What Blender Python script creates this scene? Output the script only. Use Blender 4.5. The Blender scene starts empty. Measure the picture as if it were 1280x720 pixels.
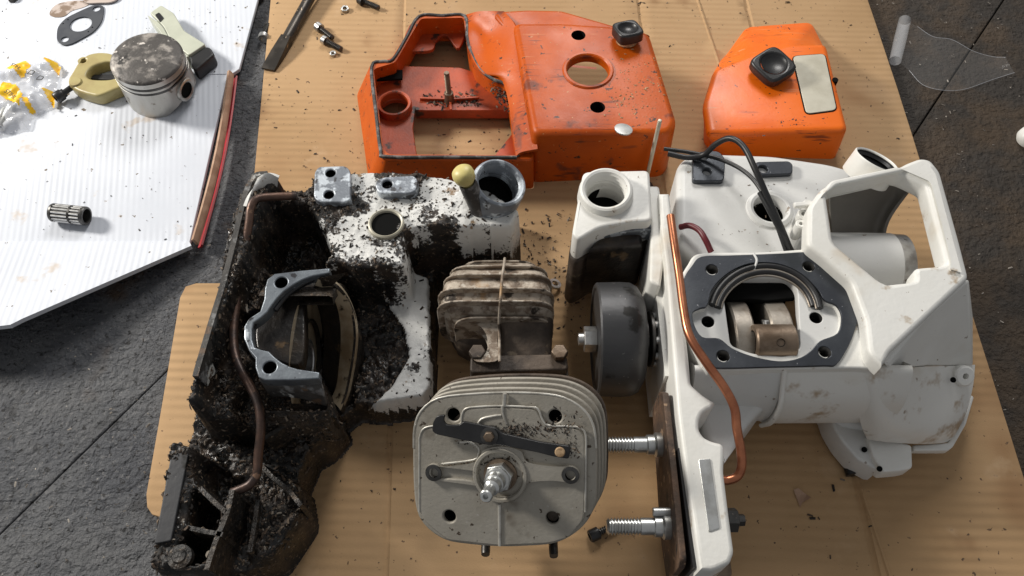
import bpy, bmesh, math, random
import numpy as np
from mathutils import Vector, Matrix, noise
from mathutils.geometry import intersect_line_plane

# ------------------------------------------------------------------ camera
S = bpy.context.scene
TH = math.radians(59.0); F = 1000.0; CAM = Vector((0, -0.2764, 0.46))
FW = Vector((0, math.cos(TH), -math.sin(TH))); UP = Vector((0, math.sin(TH), math.cos(TH)))
cam = bpy.data.cameras.new('camera'); camo = bpy.data.objects.new('camera', cam)
S.collection.objects.link(camo)
cam.sensor_width = 36; cam.lens = 36 * F / 1280; cam.clip_start = .01; cam.clip_end = 50
camo.location = CAM; camo.rotation_euler = (math.pi / 2 - TH, 0, 0)
S.camera = camo
# ------------------------------------------------------------------ light
W = bpy.data.worlds.new('World'); S.world = W; W.use_nodes = True
bg = W.node_tree.nodes['Background']; bg.inputs[0].default_value = (.97, .98, 1.0, 1); bg.inputs[1].default_value = .25
def area(name, loc, target, size, power, col):
    l = bpy.data.lights.new(name, 'AREA'); l.shape = 'DISK'; l.size = size; l.energy = power; l.color = col
    o = bpy.data.objects.new(name, l); S.collection.objects.link(o)
    o.location = loc; o.rotation_euler = (Vector(target) - Vector(loc)).to_track_quat('-Z', 'Y').to_euler()
    return o
area('door_light', (-1.15, .42, .72), (-.05, 0, 0), .24, 18, (1, .95, .87))
area('back_light', (.15, 1.3, 1.25), (0, 0, 0), .6, 15, (1, .97, .93))
S.view_settings.view_transform = 'Standard'; S.view_settings.look = 'None'
S.view_settings.exposure = .12; S.view_settings.gamma = 1

# ------------------------------------------------------------------ pixel -> place
def ray(px, py):
    return FW + Vector((1, 0, 0)) * ((px - 640) / F) - UP * ((py - 360) / F)
def P(px, py, z):
    d = ray(px, py); return CAM + d * ((z - CAM.z) / d.z)
class Pl:
    """a plane: origin, normal; local x/y axes lie in it"""
    def __init__(s, o, n=(0, 0, 1), x=(1, 0, 0)):
        s.o = Vector(o); s.n = Vector(n).normalized(); x = Vector(x)
        s.y = s.n.cross(x).normalized(); s.x = s.y.cross(s.n).normalized()
        s.M = Matrix(((s.x.x, s.y.x, s.n.x, s.o.x), (s.x.y, s.y.y, s.n.y, s.o.y), (s.x.z, s.y.z, s.n.z, s.o.z), (0, 0, 0, 1)))
    def uv(s, px, py):
        d = ray(px, py); t = (s.o - CAM).dot(s.n) / d.dot(s.n); p = CAM + d * t - s.o
        return (p.dot(s.x), p.dot(s.y))
    def w(s, u, v, h=0): return s.o + s.x * u + s.y * v + s.n * h
    def up(s, h): return Pl(s.o + s.n * h, s.n, s.x)
def flat(z): return Pl((0, 0, z))
def tr(pl, pts): return [pl.uv(*p) for p in pts]

def sm(pts, n=5):
    """closed catmull-rom through points (any dimension)"""
    out = []; N = len(pts); A = [np.array(p, float) for p in pts]
    for i in range(N):
        a, b, c, d = A[i - 1], A[i], A[(i + 1) % N], A[(i + 2) % N]
        for k in range(n):
            t = k / n
            out.append(tuple(.5 * (2 * b + (c - a) * t + (2 * a - 5 * b + 4 * c - d) * t * t + (3 * b - a - 3 * c + d) * t ** 3)))
    return out
def smo(pts, n=6):
    """open catmull-rom"""
    A = [np.array(p, float) for p in pts]; A = [2 * A[0] - A[1]] + A + [2 * A[-1] - A[-2]]; out = []
    for i in range(1, len(A) - 2):
        a, b, c, d = A[i - 1:i + 3]
        for k in range(n):
            t = k / n
            out.append(tuple(.5 * (2 * b + (c - a) * t + (2 * a - 5 * b + 4 * c - d) * t * t + (3 * b - a - 3 * c + d) * t ** 3)))
    out.append(tuple(A[-2])); return out
def rnd(pts, r, n=4):
    """round every corner of a closed outline (2D or 3D)"""
    out = []; N = len(pts); A = [np.array(p, float) for p in pts]
    for i in range(N):
        a, b, c = A[i - 1], A[i], A[(i + 1) % N]
        la, lc = np.linalg.norm(a - b), np.linalg.norm(c - b)
        rr = min(r, .45 * la, .45 * lc)
        p, q = b + (a - b) / la * rr, b + (c - b) / lc * rr
        for k in range(n + 1):
            t = k / n; out.append(tuple((1 - t) ** 2 * p + 2 * t * (1 - t) * b + t * t * q))
    return out
def circ(cx, cy, r, n=28, ry=None): return [(cx + r * math.cos(2 * math.pi * k / n), cy + (ry or r) * math.sin(2 * math.pi * k / n)) for k in range(n)]
def area2(p): return sum(p[i - 1][0] * p[i][1] - p[i][0] * p[i - 1][1] for i in range(len(p))) / 2
def ccw(p): return list(p) if area2(p) > 0 else list(p)[::-1]
def inset(p, d):
    """move every point of a ccw outline inwards by d"""
    N = len(p); out = []
    for i in range(N):
        a, b, c = Vector(p[i - 1][:2]), Vector(p[i][:2]), Vector(p[(i + 1) % N][:2])
        e1, e2 = (b - a), (c - b)
        if e1.length < 1e-9: e1 = e2
        if e2.length < 1e-9: e2 = e1
        e1.normalize(); e2.normalize()
        n = Vector((-(e1.y + e2.y), e1.x + e2.x))
        if n.length < 1e-6: n = Vector((-e1.y, e1.x))
        n.normalize(); k = max(.5, n.dot(Vector((-e1.y, e1.x))))
        out.append((b.x + n.x * d / k, b.y + n.y * d / k))
    return out

# ------------------------------------------------------------------ objects
COL = S.collection
def thing(name, label, cat, loc=(0, 0, 0), group=None):
    o = bpy.data.objects.new(name, None); COL.objects.link(o); o.location = loc; o.empty_display_size = .02
    tag(o, label, cat, group); return o
def tag(o, label, cat, group=None):
    o['label'] = label; o['category'] = cat
    if group: o['group'] = group
    return o
def wm(o):
    m = Matrix.LocRotScale(o.location, o.rotation_euler, o.scale)
    return (wm(o.parent) @ o.matrix_parent_inverse @ m) if o.parent else m
def finish(name, me, mat, parent=None, M=None, ang=35):
    ob = bpy.data.objects.new(name, me); COL.objects.link(ob)
    if mat is not None: me.materials.clear(); me.materials.append(mat)
    if M is not None: ob.matrix_world = M; 
    if M is not None:
        l, q, s = M.decompose(); ob.location = l; ob.rotation_euler = q.to_euler(); ob.scale = s
    if parent is not None:
        ob.parent = parent; ob.matrix_parent_inverse = wm(parent).inverted()
    if ang is not None:
        me.shade_smooth(); me.set_sharp_from_angle(angle=math.radians(ang))
    return ob
def safe_inset(p, d):
    """inset that first drops corners too tight for it, so no edge turns round"""
    p = list(p)
    for _ in range(60):
        q = inset(p, d); n = len(p)
        bad = [i for i in range(n) if (q[(i + 1) % n][0] - q[i][0]) * (p[(i + 1) % n][0] - p[i][0]) + (q[(i + 1) % n][1] - q[i][1]) * (p[(i + 1) % n][1] - p[i][1]) <= 1e-12]
        if not bad or n < 6: return q
        drop = set()
        for i in bad:
            j = (i + 1) % n
            if i in drop or j in drop: continue
            p[i] = ((p[i][0] + p[j][0]) / 2, (p[i][1] + p[j][1]) / 2); drop.add(j)
        p = [v for k, v in enumerate(p) if k not in drop]
    return inset(p, d)
def solid(name, pl, outline, th, mat, parent=None, holes=(), bev=.0008, seg=2, ang=35):
    """plate with top on plane pl (outline in its local metres), thickness th below it, rounded edges"""
    bev = min(bev, th * .45)
    cu = bpy.data.curves.new(name, 'CURVE'); cu.dimensions = '2D'; cu.fill_mode = 'BOTH'
    cu.extrude = max(th / 2 - bev, 1e-5); cu.bevel_depth = bev; cu.bevel_resolution = seg
    loops = [safe_inset(ccw(outline), bev)] + [safe_inset(ccw(h), -bev)[::-1] for h in holes]
    for lp in loops:
        sp = cu.splines.new('POLY'); sp.points.add(len(lp) - 1); sp.use_cyclic_u = True
        for q, (x, y) in zip(sp.points, lp): q.co = (x, y, 0, 1)
    ob = bpy.data.objects.new('tmp', cu); me = bpy.data.meshes.new_from_object(ob)
    bpy.data.objects.remove(ob); bpy.data.curves.remove(cu)
    me.transform(Matrix.Translation((0, 0, -th / 2)))
    return finish(name, me, mat, parent, pl.M, ang)
def mesh(name, verts, faces, mat, parent=None, M=None, ang=35, fix=True):
    me = bpy.data.meshes.new(name); me.from_pydata([tuple(v) for v in verts], [], faces)
    if fix:
        bm = bmesh.new(); bm.from_mesh(me); bmesh.ops.recalc_face_normals(bm, faces=bm.faces); bm.to_mesh(me); bm.free()
    me.update(); return finish(name, me, mat, parent, M, ang)
def tube(name, pts, r, mat, parent=None, n=10, smooth=8, caps=True):
    pts = smo(pts, smooth) if smooth else pts
    cu = bpy.data.curves.new(name, 'CURVE'); cu.dimensions = '3D'; cu.bevel_depth = r; cu.bevel_resolution = n // 3; cu.use_fill_caps = caps
    sp = cu.splines.new('POLY'); sp.points.add(len(pts) - 1)
    for q, p in zip(sp.points, pts): q.co = (*p, 1)
    ob = bpy.data.objects.new('tmp', cu); me = bpy.data.meshes.new_from_object(ob)
    bpy.data.objects.remove(ob); bpy.data.curves.remove(cu)
    return finish(name, me, mat, parent, None, 50)
def AX(o, d, x=(1, 0, 0)):
    """matrix with local z along d"""
    d = Vector(d).normalized(); x = Vector(x)
    if abs(d.dot(x.normalized())) > .95: x = Vector((0, 1, 0))
    return Pl(o, d, x).M
def lathe(name, prof, M, mat, parent=None, seg=32, ang=35, a0=0, a1=360):
    """profile [(r,z)] turned round local z"""
    full = abs(a1 - a0) >= 360; n = seg if full else seg + 1
    V = []; Fc = []
    for r, z in prof:
        for k in range(n):
            a = math.radians(a0 + (a1 - a0) * k / seg); V.append((r * math.cos(a), r * math.sin(a), z))
    for i in range(len(prof) - 1):
        for k in range(seg):
            k2 = (k + 1) % n; Fc.append((i * n + k, i * n + k2, (i + 1) * n + k2, (i + 1) * n + k))
    me = bpy.data.meshes.new(name); me.from_pydata(V, [], Fc)
    bm = bmesh.new(); bm.from_mesh(me); bmesh.ops.remove_doubles(bm, verts=bm.verts, dist=1e-6)
    bmesh.ops.recalc_face_normals(bm, faces=bm.faces); bm.to_mesh(me); bm.free()
    return finish(name, me, mat, parent, M, ang)
def ngon(name, nside, r, h, M, mat, parent=None, bev=.0006):
    pl = Pl(M.translation + M.col[2].xyz * h, M.col[2].xyz, M.col[0].xyz)
    return solid(name, pl, circ(0, 0, r, nside), h, mat, parent, bev=bev)
def thread(r, z0, z1, pitch=.00125, d=.0007):
    out = []; z = z0
    while z < z1 - pitch * .5:
        out += [(r, z), (r, z + pitch * .25), (r - d, z + pitch * .5), (r - d, z + pitch * .75)]; z += pitch
    return out + [(r, z1)]
def box(name, M, size, mat, parent=None, bev=.001):
    sx, sy, sz = size
    return solid(name, Pl(M.translation + M.col[2].xyz * sz / 2, M.col[2].xyz, M.col[0].xyz), [(-sx / 2, -sy / 2), (sx / 2, -sy / 2), (sx / 2, sy / 2), (-sx / 2, sy / 2)], sz, mat, parent, bev=bev)
def join(obs, name):
    """merge several meshes into the first one (one piece of the thing)"""
    base = obs[0]; inv = wm(base).inverted(); bm = bmesh.new()
    for o in obs:
        me = o.data.copy(); me.transform(inv @ wm(o)); bm.from_mesh(me); bpy.data.meshes.remove(me)
    for o in obs[1:]: bpy.data.objects.remove(o)
    bm.to_mesh(base.data); bm.free(); base.name = name
    base.data.set_sharp_from_angle(angle=math.radians(35)); return base
def shell(name, top, z, bot, zb, mat, parent=None, holes=(), bev=.003, th=.0025, ang=35, bz=None):
    """hollow cover: flat top outline (xy) at z with rounded shoulder, walls spreading to outline bot at zb; holes open"""
    if area2(top) < 0: top = top[::-1]; bot = bot[::-1]
    def rings(dt, zt):
        R = []
        T = inset(top, dt)
        for k in range(5):
            a = k / 4 * math.pi / 2
            q = inset(T, bev * (1 - math.sin(a)))
            R.append([(x, y, zt - bev * (1 - math.cos(a))) for x, y in q])
        B = inset(bot, dt)
        R.append([((a[0] + 2 * b[0]) / 3, (a[1] + 2 * b[1]) / 3, zt - bev + (zb - zt + bev) * .62) for a, b in zip(T, B)])
        R.append([(x, y, zb) for x, y in B]); return R
    bm = bmesh.new(); N = len(top)
    def strip(R, flip):
        L = [[bm.verts.new(p) for p in r] for r in R]
        for a, b in zip(L, L[1:]):
            for i in range(N):
                f = (a[i], b[i], b[(i + 1) % N], a[(i + 1) % N]); bm.faces.new(f if not flip else f[::-1])
        return L
    L1 = strip(rings(0, z), False); L2 = strip(rings(th, z - th), True)
    for i in range(N): bm.faces.new((L1[-1][i], L2[-1][i], L2[-1][(i + 1) % N], L1[-1][(i + 1) % N]))
    hl = []
    for h in holes:
        a = [bm.verts.new((x, y, z)) for x, y in h]; b = [bm.verts.new((x, y, z - th)) for x, y in h]
        for i in range(len(h)): bm.faces.new((a[i], a[(i + 1) % len(h)], b[(i + 1) % len(h)], b[i]))
        hl.append((a, b))
    for side, L in ((0, L1), (1, L2)):
        ed = []
        for lp in [L[0]] + [x[side] for x in hl]:
            for i in range(len(lp)):
                e = bm.edges.get((lp[i], lp[(i + 1) % len(lp)])) or bm.edges.new((lp[i], lp[(i + 1) % len(lp)])); ed.append(e)
        bmesh.ops.triangle_fill(bm, edges=ed, use_beauty=True)
    bmesh.ops.recalc_face_normals(bm, faces=bm.faces)
    me = bpy.data.meshes.new(name); bm.to_mesh(me); bm.free()
    return finish(name, me, mat, parent, None, ang)
def sheet(name, rows, mat, parent=None, th=.0015, sub=4, ang=60):
    """smooth curved sheet through a grid of 3D points, with thickness"""
    R = [smo([tuple(p) for p in r], sub) for r in rows]
    Cc = [smo([r[i] for r in R], sub) for i in range(len(R[0]))]
    n, m = len(Cc[0]), len(Cc)
    V = [Cc[j][i] for i in range(n) for j in range(m)]
    Fc = [(i * m + j, i * m + j + 1, (i + 1) * m + j + 1, (i + 1) * m + j) for i in range(n - 1) for j in range(m - 1)]
    me = bpy.data.meshes.new(name); me.from_pydata(V, [], Fc)
    bm = bmesh.new(); bm.from_mesh(me); bmesh.ops.recalc_face_normals(bm, faces=bm.faces)
    if sum(f.normal.z for f in bm.faces) < 0: bmesh.ops.reverse_faces(bm, faces=bm.faces)
    if th:
        bmesh.ops.solidify(bm, geom=bm.faces[:], thickness=th)
        bmesh.ops.recalc_face_normals(bm, faces=bm.faces)
    bm.to_mesh(me); bm.free()
    return finish(name, me, mat, parent, None, ang)
rs = random.Random(7)

# ------------------------------------------------------------------ materials
def mat(name, c1, c2=None, scale=40, lo=.4, hi=.6, rough=.5, metal=0, specks=(), bump=.0, bscale=300, bump2=0, b2scale=60, r2=None, coat=0, stretch=None, spec=.5, extra=None):
    m = bpy.data.materials.new(name); m.use_nodes = True; nt = m.node_tree; N = nt.nodes; L = nt.links
    b = N['Principled BSDF']; b.inputs['Metallic'].default_value = metal; b.inputs['Roughness'].default_value = rough
    b.inputs['Specular IOR Level'].default_value = spec
    if coat: b.inputs['Coat Weight'].default_value = coat; b.inputs['Coat Roughness'].default_value = .15
    tc = N.new('ShaderNodeTexCoord'); co = tc.outputs['Object']
    if stretch:
        mp = N.new('ShaderNodeMapping'); mp.inputs['Scale'].default_value = stretch; L.new(co, mp.inputs['Vector']); co2 = mp.outputs[0]
    else: co2 = co
    def nz(s, det=6, vec=None, ro=.6):
        n = N.new('ShaderNodeTexNoise'); n.inputs['Scale'].default_value = s; n.inputs['Detail'].default_value = det; n.inputs['Roughness'].default_value = ro
        L.new(vec or co, n.inputs['Vector']); return n.outputs[0]
    def ramp(src, lo, hi):
        r = N.new('ShaderNodeMapRange'); r.interpolation_type = 'SMOOTHSTEP'; r.inputs[1].default_value = lo; r.inputs[2].default_value = hi
        L.new(src, r.inputs[0]); return r.outputs[0]
    def mix(f, a, bcol):
        x = N.new('ShaderNodeMix'); x.data_type = 'RGBA'
        L.new(f, x.inputs['Factor']) if not isinstance(f, (int, float)) else None
        for s, i in ((a, 6), (bcol, 7)):
            if isinstance(s, tuple): x.inputs[i].default_value = (*s[:3], 1)
            else: L.new(s, x.inputs[i])
        return x.outputs[2]
    col = c1
    if c2: col = mix(ramp(nz(scale, vec=co2), lo, hi), c1, c2)
    for (sc, s, a, bb) in specks: col = mix(ramp(nz(s, 4), .5 + (a - .5) * .74, .5 + (bb - .5) * .74), col, sc)
    if extra: col = extra(m, N, L, co, nz, ramp, mix, col, b)
    if isinstance(col, tuple): b.inputs['Base Color'].default_value = (*col[:3], 1)
    else: L.new(col, b.inputs['Base Color'])
    if r2 is not None:
        r = N.new('ShaderNodeMapRange'); r.inputs[1].default_value = .35; r.inputs[2].default_value = .65
        r.inputs[3].default_value = rough; r.inputs[4].default_value = r2; L.new(nz(scale * 1.7), r.inputs[0]); L.new(r.outputs[0], b.inputs['Roughness'])
    prev = b.inputs['Normal'].links[0].from_socket if b.inputs['Normal'].links else None
    for st, sc in ((bump, bscale), (bump2, b2scale)):
        if st:
            bp = N.new('ShaderNodeBump'); bp.inputs['Strength'].default_value = 1; bp.inputs['Distance'].default_value = st
            L.new(nz(sc, 5), bp.inputs['Height'])
            if prev: L.new(prev, bp.inputs['Normal'])
            prev = bp.outputs[0]
    if prev: L.new(prev, b.inputs['Normal'])
    return m
def wave_bump(period, amp, direction, dist=1.5):
    """parallel flutes as fine relief"""
    def f(m, N, L, co, nz, ramp, mix, col, b):
        mp = N.new('ShaderNodeMapping'); L.new(co, mp.inputs['Vector']); mp.inputs['Rotation'].default_value = (0, 0, direction)
        w = N.new('ShaderNodeTexWave'); w.inputs['Scale'].default_value = .31416 / period; w.wave_profile = 'SIN'
        w.inputs['Distortion'].default_value = dist; w.inputs['Detail'].default_value = 1; w.inputs['Detail Scale'].default_value = .12
        L.new(mp.outputs[0], w.inputs['Vector'])
        bp = N.new('ShaderNodeBump'); bp.inputs['Distance'].default_value = amp; bp.inputs['Strength'].default_value = 1
        mu = N.new('ShaderNodeMath'); mu.operation = 'MULTIPLY'; L.new(w.outputs['Fac'], mu.inputs[0]); L.new(ramp(nz(11, 3), .3, .7), mu.inputs[1])
        L.new(mu.outputs[0], bp.inputs['Height']); L.new(bp.outputs[0], b.inputs['Normal']); return col
    return f
def scratches(light, dark, s=14, ang=.5, amt=(.60, .66)):
    def f(m, N, L, co, nz, ramp, mix, col, b):
        for k, (c, a, sc) in enumerate(((light, ang, s), (dark, ang + 1.3, s * .7), (dark, ang - .7, s * 1.4))):
            mp = N.new('ShaderNodeMapping'); L.new(co, mp.inputs['Vector']); mp.inputs['Rotation'].default_value = (0, 0, a); mp.inputs['Scale'].default_value = (1.2, 34, 12)
            mp.inputs['Location'].default_value = (k * .37, k * .21, 0)
            n = nz(sc, 3, mp.outputs[0]); n2 = nz(24 + 5 * k, 2)
            q = N.new('ShaderNodeMath'); q.operation = 'MULTIPLY'; L.new(ramp(n, *amt), q.inputs[0]); L.new(ramp(n2, .52, .64), q.inputs[1])
            col = mix(q.outputs[0], col, c)
        return col
    return f
M_ = {}
M_['asphalt'] = mat('asphalt', (.062, .066, .076), (.105, .107, .112), 14, .38, .66, .62, specks=[((.085, .055, .036), 9, .60, .74), ((.13, .13, .135), 330, .58, .70), ((.015, .015, .016), 260, .60, .72), ((.3, .29, .27), 420, .74, .80), ((.02, .02, .021), 25, .60, .78)], bump=.0030, bscale=300, bump2=.004, b2scale=110, r2=.8)
def rust_dim_side(m, N, L, co, nz, ramp, mix, col, b):  # rust dust and the weaker light to the right, both painted by x
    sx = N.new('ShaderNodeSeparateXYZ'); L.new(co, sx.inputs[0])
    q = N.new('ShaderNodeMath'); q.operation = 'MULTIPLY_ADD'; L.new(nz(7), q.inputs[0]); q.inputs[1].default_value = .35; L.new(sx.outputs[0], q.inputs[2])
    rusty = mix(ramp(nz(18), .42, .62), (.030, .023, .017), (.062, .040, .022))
    return mix(ramp(q.outputs[0], .20, .48), col, rusty)  # left end keeps the bluish base that paints the lamp's sheen
M_['asphalt'] = mat('asphalt', (.062, .066, .076), (.105, .107, .112), 14, .38, .66, .62, specks=[((.085, .055, .036), 9, .60, .74), ((.13, .13, .135), 330, .58, .70), ((.015, .015, .016), 260, .60, .72), ((.3, .29, .27), 420, .74, .80), ((.02, .02, .021), 25, .60, .78)], bump=.0030, bscale=300, bump2=.004, b2scale=110, r2=.8, extra=rust_dim_side)
M_['kraft'] = mat('kraft_cardboard', (.48, .315, .172), (.40, .255, .132), 6, .35, .7, .85, spec=.15, specks=[((.27, .15, .075), 11, .62, .85), ((.30, .165, .08), 4.2, .60, .80), ((.54, .36, .21), 8, .62, .9), ((.12, .08, .055), 240, .715, .75), ((.50, .34, .20), 30, .62, .85)], bump=.00012, bscale=900, extra=wave_bump(.0062, .00042, math.pi / 2 + .02, 3.0))
M_['kraft_edge'] = mat('kraft_edge', (.46, .31, .22), (.36, .23, .16), 90, .4, .6, .9, spec=.1)
M_['whitecard'] = mat('white_card', (.64, .67, .73), (.57, .60, .66), 7, .4, .7, .6, spec=.2, specks=[((.55, .5, .46), 30, .68, .8), ((.16, .13, .1), 120, .735, .755)], extra=wave_bump(.0042, .00023, -.2, .6))
M_['redprint'] = mat('red_print', (.42, .02, .03), (.3, .015, .02), 60, .4, .6, .5)
M_['orange'] = mat('orange_plastic', (.90, .165, .004), (.84, .135, .003), 22, .4, .7, .33, r2=.45, specks=[((.30, .05, .01), 90, .70, .78), ((.10, .03, .015), 260, .735, .76)], bump=.00006, bscale=700, bump2=.0004, b2scale=18, extra=scratches((.80, .30, .12), (.30, .045, .006)))
M_['orange_worn'] = mat('worn_orange_plastic', (.58, .098, .003), (.42, .064, .004), 16, .35, .68, .36, r2=.5, spec=.3, specks=[((.20, .045, .02), 34, .62, .76), ((.06, .025, .015), 180, .70, .74), ((.55, .28, .12), 330, .745, .765)], bump=.0001, bscale=600, bump2=.0003, b2scale=22, extra=scratches((.62, .20, .07), (.16, .035, .015)))
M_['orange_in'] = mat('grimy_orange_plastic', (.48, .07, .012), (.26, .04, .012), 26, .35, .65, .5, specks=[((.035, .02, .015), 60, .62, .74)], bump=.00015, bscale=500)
M_['grime'] = mat('black_grime_seal', (.03, .027, .026), (.16, .15, .145), 140, .48, .62, .5, bump=.0004, bscale=260)
M_['black'] = mat('black_plastic', (.012, .012, .013), (.02, .02, .021), 60, .4, .6, .36, bump=.00005, bscale=900)
M_['rubber'] = mat('black_rubber', (.012, .012, .013), None, rough=.42, bump=.00005, bscale=500)
M_['void'] = mat('hole_shade_black', (.006, .006, .006), None, rough=.9, spec=.1)  # black for hollows: shade inside holes, wells and notches painted in
M_['label'] = mat('worn_metal_label', (.60, .57, .47), (.46, .43, .34), 30, .35, .65, .42, metal=.25, specks=[((.35, .31, .24), 14, .58, .75)])
M_['white'] = mat('white_paint', (.79, .785, .75), (.73, .72, .675), 16, .4, .65, .38, r2=.48, specks=[((.60, .53, .43), 15, .62, .82), ((.45, .36, .26), 48, .68, .80), ((.22, .17, .12), 190, .74, .79)], bump=.00012, bscale=420, bump2=.0005, b2scale=30)
M_['greywhite'] = mat('grey_white_paint', (.70, .70, .685), (.63, .63, .61), 12, .4, .65, .36, r2=.46, specks=[((.50, .47, .42), 18, .63, .82), ((.30, .25, .2), 150, .73, .79)], bump=.00008, bscale=500)
M_['stained'] = mat('oil_stained_white_paint', (.77, .755, .71), (.66, .61, .53), 26, .48, .68, .4, specks=[((.42, .32, .22), 46, .58, .76), ((.24, .17, .11), 62, .68, .78)], bump=.00015, bscale=400, stretch=(.5, 1, 1))
M_['web'] = mat('machined_crank_steel', (.36, .325, .28), (.24, .20, .16), 60, .4, .64, .36, metal=.6, specks=[((.12, .085, .055), 60, .62, .75)], bump=.0001, bscale=400)
M_['gasket'] = mat('gunmetal_gasket', (.05, .055, .065), (.075, .082, .093), 30, .4, .65, .36, metal=.65, specks=[((.35, .36, .38), 300, .74, .77), ((.04, .045, .05), 18, .6, .75)], bump=.00006, bscale=800)
M_['alu'] = mat('cast_aluminium', (.40, .375, .325), (.32, .295, .25), 28, .38, .66, .55, metal=.35, r2=.66, specks=[((.14, .115, .085), 22, .64, .78), ((.07, .05, .035), 210, .70, .74), ((.44, .42, .38), 260, .73, .77)], bump=.0002, bscale=500)
M_['alu_edge'] = mat('bright_aluminium_edge', (.56, .54, .49), (.36, .34, .30), 120, .45, .65, .42, metal=.5)
M_['burnt'] = mat('burnt_aluminium', (.46, .40, .33), (.20, .15, .11), 130, .42, .60, .6, metal=.3, specks=[((.04, .03, .022), 70, .58, .68), ((.52, .47, .40), 190, .64, .72), ((.36, .22, .1), 28, .68, .8)], bump=.0007, bscale=260)
M_['burnt_dark'] = mat('sooty_aluminium', (.12, .09, .068), (.045, .034, .027), 40, .36, .62, .6, metal=.25, specks=[((.22, .17, .12), 90, .66, .76)], bump=.0006, bscale=240)
M_['steel'] = mat('bright_steel', (.55, .55, .54), (.38, .37, .36), 120, .45, .62, .3, metal=.9, r2=.45, specks=[((.12, .1, .08), 160, .68, .74)])
M_['zinc'] = mat('zinc_plated_steel', (.62, .63, .62), (.46, .46, .44), 90, .4, .62, .32, metal=.85, specks=[((.2, .17, .13), 120, .68, .76)])
M_['darksteel'] = mat('dark_steel', (.10, .098, .095), (.05, .048, .046), 60, .4, .62, .4, metal=.75, bump=.0001, bscale=400, specks=[((.25, .22, .19), 220, .72, .76)])
M_['oldsteel'] = mat('brown_oiled_steel', (.22, .165, .12), (.13, .09, .06), 70, .4, .62, .38, metal=.65, r2=.5, specks=[((.09, .06, .04), 55, .6, .74)], bump=.00015, bscale=420)
M_['drum'] = mat('clutch_drum_steel', (.055, .056, .06), (.085, .084, .085), 20, .36, .66, .46, metal=.6, stretch=(1, 1, .1), specks=[((.02, .019, .018), 50, .62, .74), ((.22, .21, .2), 340, .75, .78)], bump=.00012, bscale=300)
M_['copper'] = mat('copper_pipe', (.56, .22, .115), (.36, .13, .07), 50, .42, .64, .28, metal=.85, specks=[((.12, .055, .035), 90, .68, .76)])
M_['oldcopper'] = mat('tarnished_copper_pipe', (.13, .075, .055), (.045, .033, .03), 60, .4, .62, .42, metal=.55, specks=[((.25, .15, .1), 110, .66, .74)], bump=.0002, bscale=300)
M_['rust'] = mat('rusty_bar_plate', (.16, .095, .06), (.07, .048, .036), 60, .36, .62, .7, metal=.2, specks=[((.33, .22, .14), 130, .62, .7), ((.03, .025, .022), 38, .6, .7)], bump=.0007, bscale=320)
M_['chipped'] = mat('chipped_grimy_plate', (.06, .055, .05), (.025, .023, .022), 60, .4, .62, .6, specks=[((.20, .20, .20), 55, .56, .66), ((.60, .60, .57), 60, .62, .70), ((.10, .06, .035), 120, .62, .72)], bump=.0006, bscale=260)
M_['caked'] = mat('caked_black_grime', (.012, .011, .010), (.038, .028, .020), 60, .4, .64, .6, r2=.35, specks=[((.10, .07, .045), 190, .62, .72), ((.16, .13, .1), 420, .66, .74)], bump=.0016, bscale=230, bump2=.003, b2scale=80)
def island(stops):
    def f(m, N, L, co, nz, ramp, mix, col, b):
        g = N.new('ShaderNodeNewGeometry'); r = N.new('ShaderNodeValToRGB'); L.new(g.outputs['Random Per Island'], r.inputs[0])
        e = r.color_ramp.elements
        while len(e) < len(stops): e.new(.5)
        for q, (p, c) in zip(e, stops): q.position = p; q.color = (*c, 1)
        return r.outputs[0]
    return f
M_['chip'] = mat('sawdust_chips', (.05, .035, .024), None, rough=.7, extra=island([(0, (.010, .009, .008)), (.45, (.028, .020, .015)), (.75, (.075, .048, .03)), (.92, (.16, .12, .085)), (1, (.34, .30, .25))]))
M_['gritstone'] = mat('grey_grit', (.3, .28, .25), None, rough=.8, extra=island([(0, (.05, .045, .04)), (.5, (.16, .14, .12)), (1, (.42, .38, .33))]))
M_['palechip'] = mat('pale_sawdust', (.55, .38, .22), (.30, .19, .1), 300, .4, .6, .85)
M_['oil'] = mat('oily_black_metal', (.016, .014, .013), (.05, .038, .028), 50, .42, .68, .28, metal=.2, specks=[((.13, .085, .045), 70, .66, .76)], bump=.0005, bscale=220)
M_['tan_oil'] = mat('oil_varnished_metal', (.58, .48, .34), (.34, .24, .14), 34, .42, .66, .3, metal=.35, specks=[((.52, .45, .33), 28, .6, .7), ((.03, .02, .012), 60, .6, .7)], bump=.0002, bscale=300)
M_['scraped'] = mat('scraped_gasket_face', (.20, .225, .25), (.13, .145, .165), 50, .4, .62, .4, metal=.6, specks=[((.6, .65, .70), 75, .64, .72), ((.04, .04, .045), 120, .66, .72)], bump=.0002, bscale=380)
M_['whitemetal'] = mat('scraped_white_metal', (.20, .22, .25), (.56, .61, .66), 110, .48, .58, .42, metal=.3, specks=[((.06, .06, .065), 150, .62, .7)], bump=.0003, bscale=320)
M_['cream'] = mat('cream_plastic', (.40, .34, .15), (.32, .25, .11), 30, .4, .65, .4, specks=[((.36, .24, .1), 22, .64, .78)], bump=.0002, bscale=200)
M_['ivory'] = mat('ivory_painted_metal', (.50, .52, .43), (.43, .45, .37), 30, .4, .65, .42, specks=[((.2, .18, .13), 120, .7, .76)])
M_['piston_top'] = mat('carbon_crusted_crown', (.07, .064, .06), (.36, .33, .30), 75, .47, .66, .55, metal=.25, specks=[((.012, .011, .01), 45, .56, .66), ((.6, .56, .52), 130, .66, .74)], bump=.0005, bscale=260)
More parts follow.
